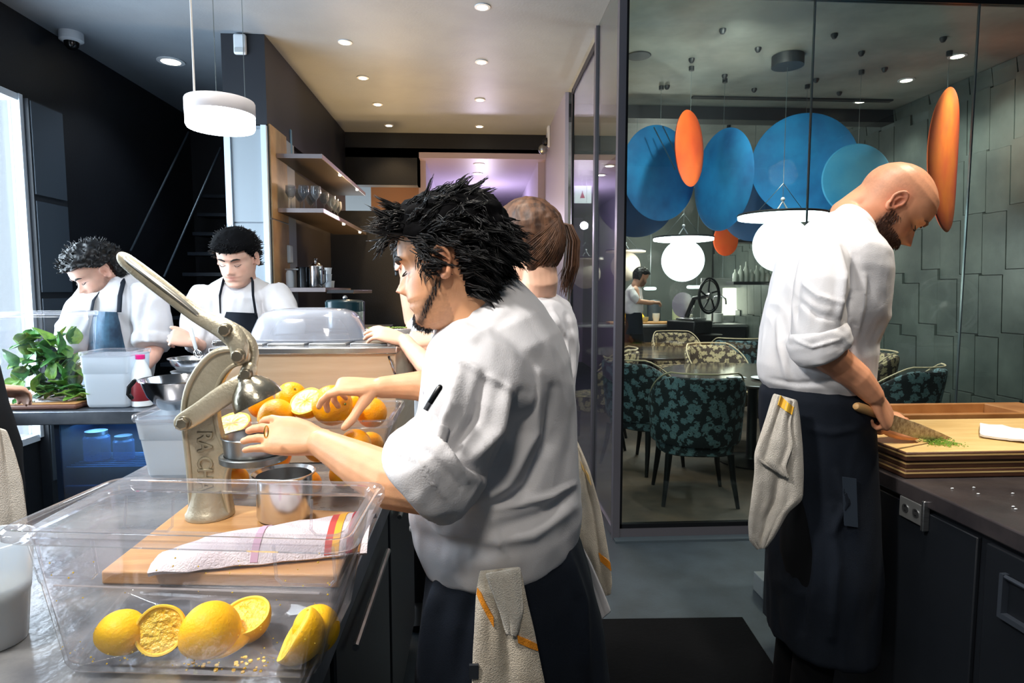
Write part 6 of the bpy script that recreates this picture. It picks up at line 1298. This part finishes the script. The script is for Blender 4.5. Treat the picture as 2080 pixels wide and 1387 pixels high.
def chair(name_label, loc, rz, m, s=1.0):
    """upholstered tub chair facing +y"""
    t = thing('dining_chair', name_label, 'chair', (0, 0, 0), 'upholstered dining chairs')
    rows = []; n = 26
    for i in range(9):
        v = i / 8; z = .40 + .47 * v; row = []
        for j in range(n):
            u = -1 + 2 * j / (n - 1); an = u * 1.75; R1 = .265 + .025 * v - .0 * abs(u); top = z if abs(u) < .45 else .40 + (.47 - .20 * ((abs(u) - .45) / .55) ** 1.3) * v
            row.append(V((math.sin(an) * R1 * 1.04, -math.cos(an) * R1 * .92 - .03 - .05 * v * max(0, math.cos(an)), top)))
        rows.append(row)
    G().sheet(rows, .045).build('backrest', m, t, sub=1); G().tube([p + V((0, 0, .022)) for p in rows[-1]], .006, 6).build('piping', M_pip, t)
    g = G(); g.loft([superring(0, 0, z, a, b, 2.8, 32) for z, a, b in ((.33, .235, .225), (.34, .25, .24), (.43, .255, .245), (.465, .24, .23), (.47, .15, .15))]); g.build('seat', m, t)
    for sx in (-1, 1):
        for sy in (-1, 1): G().tube([(sx * .20, sy * .19, .34), (sx * .215, sy * .21, .18), (sx * .24, sy * (.25 if sy < 0 else .21), .001)], [.024, .019, .013], 10).build('leg', M_legk, t)
    t.location = loc; t.rotation_euler = (0, 0, rz); t.scale = (s, s, s); return t
ca_ = chair('teal floral tub chair in front of the table, seen from behind', (1.50, 4.10, .001), math.radians(-8), M_flA)
cb_ = dup(ca_, (1.36, 4.86, .001), math.radians(-55), 'teal floral tub chair turned sideways behind the front one')
cc_ = dup(ca_, (3.05, 4.35, .001), math.radians(30), 'dark floral tub chair at the far right behind the cutting boards')
cd_ = chair('cream floral chair by the tiled wall, back turned to the lens', (3.30, 5.20, .001), math.radians(70), M_flB)
dup(cd_, (2.35, 5.75, .001), math.radians(190), 'cream floral chair facing the lens beyond the near table'); dup(cd_, (2.55, 7.6, .001), math.radians(180), 'small cream floral chair in front of the far counter'); 
dup(ca_, (3.0, 6.9, .001), math.radians(-20), 'shadowed patterned chair between the two tables'); dup(cd_, (1.14, 5.6, .001), math.radians(75), 'cream patterned chair seen between the glass partition posts')
M_tab = mat('table_top', (70, 62, 58), .12, .1, c2=(56, 50, 48), ns=4)
def table(x, y, r, lab):
    t = thing('dining_table', lab, 'table', (x, y, 0)); G().lathe([(.001, .715), (r - .02, .715), (r, .725), (r, .738), (r - .005, .742), (.001, .742)], (x, y, 0), 64).build('top', M_tab, t)
    G().lathe([(.26, 0), (.26, .012), (.05, .03), (.04, .05), (.04, .70), (.12, .715)], (x, y, .001), 32).build('pedestal', M_legk, t)
table(2.28, 4.90, .74, 'near round dark dining table behind the bald chef'); table(1.95, 6.75, .72, 'farther round dark dining table beyond the ceiling beam')
for (x, y, px, lab) in ((2.05, 4.62, 1, 'white folded menu standing on the near dining table'),): 
    t = thing('menu_card', lab, 'menu', (x, y, .742)); G().box((x - .09, y, .743), (x + .05, y + .06, .748)).build('card', M_white, t, bevel=.001)
t = thing('place_setting', 'dark napkin on a white plate on the near dining table', 'plate', (2.3, 4.5, .742)); G().lathe([(.001, .001), (.06, .001), (.11, .012), (.112, .014), (.06, .005), (.001, .004)], (2.22, 4.55, .742), 32).build('plate', M_white, t); G().box((2.19, 4.53, .748), (2.27, 4.58, .80)).build('napkin', M_dark, t, bevel=.006)
# pendants
M_globe = emis('globe_glow', (236, 246, 255), 3.2); M_globe2 = mat('globe_faint_glow', (170, 160, 150), .4, emit=(255, 230, 200), es=.12)  # second globe material has a faint glow put in by emission
def globe_lamp(px, py, hw, gpy, gr, Y, lab, on=True, z_top=ZC):
    p = at(px, py, Y); k = p.y / F_PX; t = thing('globe_pendant', lab, 'lamp', (p.x, p.y, z_top), 'disc and globe pendants in the dining room'); R = hw * k; q = at(px - 4, gpy, Y); gr_ = gr * k
    G().lathe([(.001, .022), (R * .5, .020), (R * .98, .012), (R, .006), (R, -.004), (R * .99, -.006)], p, 56).build('disc', M_dark2, t)
    G().lathe([(R * .985, -.004), (R * .98, -.026), (R * .9, -.030), (.001, -.030)], p, 56).build('disc_diffuser', M_light if on else M_globe2, t)
    G().ball((p.x, p.y, p.z - .03 - gr_ * .93), gr_, 40).build('globe', M_globe if on else M_globe2, t)
    hk = p + V((0, 0, .13)); 
    for an in (.3, .3 + PI): G().tube([p + V((R * .72 * math.cos(an), R * .72 * math.sin(an), .016)), hk + V((0, 0, .10))], .0022, 6).build('stay_wire', M_seam, t)
    g = G(); g.tube([p + V((-.05, 0, .02)), p + V((0, 0, .10)), p + V((.05, 0, .02))], .007, 8); g.ball(p + V((0, 0, .115)), .016, 10); g.build('hook', M_white, t)
    G().tube([p + V((0, 0, .12)), V((p.x, p.y, z_top - .06))], .0022, 6).build('wire', M_seam, t); G().lathe([(.11, -.001), (.11, -.075), (.001, -.078)], (p.x, p.y, z_top), 32).build('canopy', M_dark2, t)
    if on: point('globe_light', (p.x, p.y, p.z - gr_ * 2 - .12), 16, NEUT, .12); point('globe_light_up', (p.x, p.y - .0, p.z + .30), 5, NEUT, .1)
globe_lamp(1589, 437, 88, 487, 56, 4.45, 'large globe pendant under a glowing disc next to the bald chef')
globe_lamp(1388, 483, 61, 516, 43, 5.9, 'smaller lit globe pendant under a disc, left of the large one')
globe_lamp(1271, 509, 41, 545, 30, 9.4, 'reflected grey globe pendant just right of the corner post', False); globe_lamp(1190, 524, 36, 560, 30, 8.8, 'reflected globe pendant seen between the glass posts', False)  # modelled stand-ins for pendants that are mirror reflections
# acoustic discs
def disc(px, py, hw, hh, Y, m, lab, tilt=0, sg=1, bend=0):
    p = at(px, py, Y); R = hh * p.y / F_PX; yaw = math.acos(min(1, hw / hh)) * sg; t = thing('hanging_disc', lab, 'disc', (p.x, p.y, p.z), 'coloured discs hung from the dining ceiling')
    M4 = Matrix.Translation(p) @ Matrix.Rotation(yaw + math.atan2(-p.x, p.y) * 1.0, 4, 'Z') @ Matrix.Rotation(math.radians(tilt), 4, 'Y') @ Matrix.Rotation(PI / 2, 4, 'X')
    g = G(); th = .03; g.lathe([(.001, -th * .8), (R * .7, -th * .7), (R * .97, -th * .3), (R, 0), (R * .97, th * .3), (R * .7, th * .7), (.001, th * .8)], n=64, M=M4)
    if bend: g.v = [(v[0] + bend * ((v[2] - p.z) / R) ** 2, v[1], v[2]) for v in g.v]
    g.build('panel', m, t)
    top = p + V((0, 0, R * .96)); g = G(); g.tube([top, V((p.x, p.y, ZC - .03))], .0016, 6); g.build('wire', M_seam, t); G().lathe([(.02, 0), (.02, -.03), (.001, -.032)], (p.x, p.y, ZC), 12).build('ceiling_cap', M_dark2, t)
M_blue = mat('blue_felt', (28, 140, 204), .7, c2=(12, 92, 152), ns=2.2, detail=8, bump=.1); M_blue2 = mat('pale_blue_felt', (84, 170, 208), .7, c2=(44, 138, 186), ns=2.2, detail=8); M_bluek = mat('deep_blue_felt', (10, 62, 104), .7, c2=(8, 44, 78), ns=2.5); M_orf = mat('orange_felt', (238, 104, 34), .7, c2=(214, 76, 24), ns=3, detail=8); M_red = mat('red_orange_felt', (214, 66, 40), .7, c2=(240, 120, 30), ns=2)
disc(1292, 395, 82, 86, 5.7, M_bluek, 'deep blue disc half hidden behind the left corner post'); disc(1340, 352, 72, 95, 5.15, M_blue, 'large blue disc with pale slashes on the left'); disc(1467, 366, 57, 102, 4.95, M_blue, 'narrow turned blue disc right of the small orange one', 0, -1)
disc(1530, 430, 60, 60, 5.9, M_bluek, 'dark blue disc low behind the two middle discs'); disc(1634, 335, 101, 104, 5.05, M_blue, 'largest blue disc above the big globe pendant'); disc(1740, 365, 64, 73, 4.7, M_blue2, 'pale blue disc behind the bald chef\'s head', -4)
disc(1401, 302, 27, 75, 4.7, M_orf, 'small narrow orange disc in front of the blue ones', 4); disc(1916, 327, 25, 146, 4.3, M_red, 'tall thin red-orange disc seen edge on by the tiled wall', -3, 1, .05); disc(1474, 488, 24, 32, 6.3, M_orf, 'small orange disc peeping out below the blue discs', 30)
for k, (a, b) in enumerate((((1328, 258), (1372, 345)), ((1346, 256), (1382, 330)))):
    G().tube([at(a[0], a[1], 4.90), at(b[0], b[1], 4.90)], .012, 6, flat=.3).build('pale_slash', M_seam, [o for o in COL.objects if o.type == 'EMPTY' and o.get('label', '').startswith('large blue disc')][0])
# ceiling anchors without discs
for k, (x, y) in enumerate(((1468, 59), (1540, 97), (1695, 69), (1750, 105), (1797, 138), (1916, 76), (1658, 160), (1472, 152), (1405, 119), (1355, 174), (1532, 180), (1705, 187))):
    p = onz(x, y, ZC); t = G().lathe([(.022, 0), (.022, -.012), (.012, -.03), (.001, -.034)], p, 14).build('ceiling_anchor', M_dark2, None, label='small dark wire anchor dotted on the dining ceiling', cat='anchor', group='wire anchors on the dining ceiling')
p = onz(1610, 200, ZC); G().box((p.x - .9, p.y - .03, ZC - .012), (p.x + .9, p.y + .03, ZC - .0)).build('ceiling_slot', M_dark2, None, label='long dark linear air slot in the dining ceiling', cat='vent')
# ---- far room, modelled in place of the mirror wall's reflection
fcn = thing('far_counter', 'dark bar counter at the back of the dining room', 'counter', (2.6, 8.9, 0)); G().box((1.3, 8.6, .0), (3.87, 9.2, .90)).build('body', M_cab, fcn, bevel=.005); G().box((1.28, 8.56, .90), (3.88, 9.22, .94)).build('worktop', M_steel, fcn, bevel=.004)
G().box((1.9, 8.62, .942), (3.1, 8.9, .97)).build('wooden_board', M_wood, None, label='long pale wooden board on the far counter', cat='board', bevel=.003)
fm = thing('person', 'distant man in white jacket working at the far counter', 'person', (1.95, 8.2, 0))
M = head_M(at(1303, 562, 8.1), 15, 25); s = 1.0; g = G(); g.loft(head_rings(s)); g.v = [tuple(M @ V(v)) for v in g.v]
chainm(g, [M @ V((-.03, 0, -.04)), M @ V((-.035, 0, -.12)), at(1290, 590, 8.15)], [.055, .055, .07], 12); g.loft(prings([(1275, 590, 1300, 590, 8.15, .09), (1275, 640, 1300, 640, 8.15, .09)], n=14))
chainm(g, [at(1290, 588, 8.0), at(1296, 612, 7.96), at(1320, 615, 8.05), at(1326, 614, 8.1)], [.05, .042, .034, .03], 10); hand(g, at(1326, 614, 8.1), (1, .1, 0), (0, 0, 1), 1, (40, 40, 20)); skin_body(g, fm, M, (196, 150, 124), .012, s, beard=((40, 26, 20), .8, 'full'), sm=1)
g = G(); g.loft(prings([(1270, 637, 1304, 637, 8.15, .14), (1268, 612, 1306, 612, 8.15, .15), (1272, 588, 1302, 588, 8.15, .15), (1282, 578, 1300, 578, 8.15, .07)], n=20)); g.loft(srings([(1284, 586, 8.02, 9), (1288, 602, 7.98, 9), (1298, 612, 7.98, 8)], 14)); cloth(g, 'jacket', M_jacket, fm, .016, 2, .005, 8, 3)
hair_cap(G(), M, s, reg_s, lambda p: .02, 5, .006).build('hair', M_hairb, fm, smooth='all'); g = G(); g.loft(prings([(1272, 634, 1303, 634, 8.15, .15), (1268, 700, 1308, 700, 8.15, .16), (1266, 740, 1310, 740, 8.15, .16)], n=20)); g.build('apron', M_apron, fm); legs(fm, (at(1288, 640, 8.15).x, 8.15, .8), (0, 0), (1, 0, 0), .9)
def slicer(loc, rz, lab, s=1.0, col=None):
    """flywheel slicer: spoked wheel, base, blade guard and stand"""
    t = thing('flywheel_slicer', lab, 'slicer', (0, 0, 0)); mk = col or M_framed; g = G(); n = 40
    for r_, w in ((.20, .013), (.175, .006)): g.tube([V((r_ * math.cos(2 * PI * k / n), 0, .45 + r_ * math.sin(2 * PI * k / n))) for k in range(n + 1)], w, 8, cap=False)
    g.build('wheel_rim', mk, t)
    for k in range(5): an = 2 * PI * k / 5 + .3; G().tube([(0, 0, .45), (.07 * math.cos(an + .25), 0, .45 + .07 * math.sin(an + .25)), (.19 * math.cos(an), 0, .45 + .19 * math.sin(an))], [.016, .011, .010], 8).build('spoke', mk, t)
    G().lathe([(.04, -.02), (.045, 0), (.04, .02), (.001, .025)], n=20, M=Matrix.Translation((0, 0, .45)) @ Matrix.Rotation(PI / 2, 4, 'X')).build('hub', M_bright, t)
    G().box((-.18, .06, 0), (.18, .46, .16)).build('base', mk, t, bevel=.02); G().lathe([(.15, -.01), (.155, .0), (.15, .012), (.001, .014)], n=36, M=Matrix.Translation((0, .36, .34)) @ Matrix.Rotation(PI / 2, 4, 'Y')).build('blade', M_mirrorst, t)
    G().tube([(0, .03, .45), (0, .2, .42), (0, .3, .2)], .03, 12).build('shaft', mk, t); G().box((-.16, .1, .17), (.10, .34, .19)).build('carriage', M_bright, t, bevel=.004)
    t.location = loc; t.rotation_euler = (0, 0, rz); t.scale = (s, s, s); return t
p = at(1432, 610, 8.2); sb = thing('slicer_stand', 'dark pedestal under the flywheel slicer in the far room', 'stand', (p.x, 8.2, 0)); G().lathe([(.28, 0), (.26, .03), (.09, .12), (.07, .6), (.20, .80), (.22, .83)], (p.x, 8.15, .001), 28).build('column', M_framed, sb); slicer((p.x - .02, 8.0, .832), math.radians(35), 'dark flywheel slicer with spoked wheel in the far room', 1.15)
ls = thing('wall_light', 'bright glowing wall panel behind the far counter', 'light panel', (3.7, 9.05, 1.2)); a, b = at(1472, 585, 9.05), at(1500, 640, 9.05); G().box((a.x, 9.05, b.z), (b.x, 9.08, a.z)).build('panel', emis('panel_glow', (255, 250, 230), 3.5), ls); G().box((a.x - .35, 9.085, .945), (3.90, 9.11, a.z + .15)).build('surround', M_bright, ls, bevel=.004)
point('far_counter_fill', (2.6, 8.9, 1.9), 40, NEUT, .1); area('far_room_lamp', (2.4, 8.0, 3.05), (0, .2, -1), 1.6, .6, 70, NEUT)  # unseen point light added to brighten the far counter
for k, (x0, x1, y, lab) in enumerate(((1398, 1432, 583, 'left glowing tube over the far counter'), (1447, 1487, 584, 'right glowing tube over the far counter'), (1311, 1330, 586, 'short glowing tube behind the distant man'))):
    a, b = at(x0, y, 9.2), at(x1, y, 9.2); t = thing('tube_light', lab, 'light', tuple(a)); G().tube([a, b], .022, 10, round_=True).build('tube', M_light, t); G().tube([a.lerp(b, .5), V((a.lerp(b, .5).x, 9.2, ZC))], .004, 6).build('stem', M_seam, t)
sh = thing('bottle_shelf', 'high dark shelf of bottles on the far wall', 'shelf', (3.6, 7.9, 1.6)); a, b = at(1484, 572, 7.9), at(1556, 576, 7.9); G().box((a.x, 7.8, a.z - .04), (3.93, 8.05, a.z)).build('board', M_dark2, sh, bevel=.003); G().box((a.x, 7.8, a.z + .5), (3.93, 8.05, a.z + .54)).build('upper_board', M_dark2, sh, bevel=.003)
for k in range(9):
    x = a.x + .06 + k * .072; h = .16 + .05 * (k * 7 % 3); t = thing('bottle', 'pale bottle in the row on the far wall shelf', 'bottle', (x, 7.9, a.z), 'bottles on the far wall shelf'); G().lathe([(.035, 0), (.035, h * .6), (.014, h * .8), (.014, h), (.001, h)], (x, 7.9, a.z + .001), 12).build('glass', mat('bottle_pale', (170, 180, 170), .3) if k == 0 else bpy.data.materials['bottle_pale'], t)
for k, (x, c_, r_, h, lab) in enumerate(((2.25, (226, 190, 40), .12, .12, 'yellow flowers or fruit heap on the far counter'), (2.60, (220, 220, 210), .05, .12, 'white jar beside the yellow heap'), (2.42, (180, 170, 120), .07, .07, 'low pale bowl between yellow heap and jar'))):
    t = thing('counter_item', lab, 'bowl' if k else 'fruit', (x, 8.75, .97)); g = G()
    if k == 0:
        for q in range(14): g.ball((x + random.uniform(-.14, .14), 8.75 + random.uniform(-.06, .06), 1.0 + random.uniform(0, .10)), .045, 10)
    else: g.lathe([(r_ * .7, 0), (r_, h * .5), (r_, h), (r_ * .9, h), (r_ * .8, .01), (.001, .01)], (x, 8.75, .971), 20)
    g.build('body', mat('item_%s' % 'abc'[k], c_, .5), t)
fa = thing('tap', 'curved steel tap by the bright panel on the far counter', 'tap', (3.45, 8.8, .94)); G().tube([(3.45, 8.8, .941), (3.45, 8.8, 1.25), (3.47, 8.78, 1.33), (3.55, 8.76, 1.35), (3.62, 8.75, 1.30), (3.63, 8.75, 1.22)], .014, 10).build('spout', M_mirrorst, fa); G().lathe([(.04, 0), (.035, .02), (.02, .03)], (3.45, 8.8, .941), 16).build('base', M_mirrorst, fa)
# slicer standing out of frame to the right: seen only as a reflection in the partition glass
p = thing('slicer_stand', 'pedestal of the slicer mirrored in the right glass pane', 'stand', (3.25, 2.85, 0)); G().lathe([(.28, 0), (.26, .03), (.09, .12), (.07, .6), (.20, .83), (.22, .86)], (3.25, 2.80, .001), 28).build('column', M_framed, p); slicer((3.22, 2.75, .862), math.radians(200), 'dark flywheel slicer mirrored in the right glass pane', 1.0, mat('slicer_grey', (110, 112, 116), .35, .4))
# sign seen between the posts
sg_ = thing('lit_sign', 'small white lit sign with a red figure between the glass posts', 'sign', tuple(at(1182, 392, 8.9))); a, b = at(1164, 377, 8.9), at(1201, 412, 8.9); G().box((a.x, 8.9, b.z), (b.x, 8.95, a.z)).build('panel', emis('sign_glow', (245, 250, 255), 2.2), sg_)
q = at(1183, 395, 8.88); G().prism([q + V((-.035, 0, -.05)), q + V((.035, 0, -.05)), q + V((.01, 0, .02)), q + V((0, 0, .06)), q + V((-.01, 0, .02))], (0, .01, 0)).build('figure', mat('sign_red', (200, 40, 40), .5), sg_)
G().tube([V((.5 * (a.x + b.x), 8.93, a.z)), V((.5 * (a.x + b.x), 8.93, ZC))], .006, 6).build('rod', M_seam, sg_)

for k, (px, w, h, c_, lab) in enumerate(((1330, .10, .30, (60, 70, 80), 'dark upright machine on the far counter behind the distant man'), (1380, .09, .20, (150, 160, 130), 'greenish canister on the far counter'), (1400, .07, .14, (210, 206, 190), 'cream canister on the far counter'), (1455, .12, .16, (200, 204, 200), 'pale square bin beside the far slicer'))):
    p = at(px, 640, 9.0); t = thing('canister', lab, 'canister', (p.x, 9.0, .94), 'canisters on the far counter'); m_ = mat('canister_%s' % 'abcd'[k], c_, .4)
    G().lathe([(w * .9, 0), (w, .01), (w, h * .85), (w * .85, h * .9)], (p.x, 9.05, .972 if p.x < 3.1 else .942), 20).build('body', m_, t); G().lathe([(w * .88, h * .9), (w * .88, h), (.001, h + .01)], (p.x, 9.05, .972 if p.x < 3.1 else .942), 20).build('lid', M_steel, t)
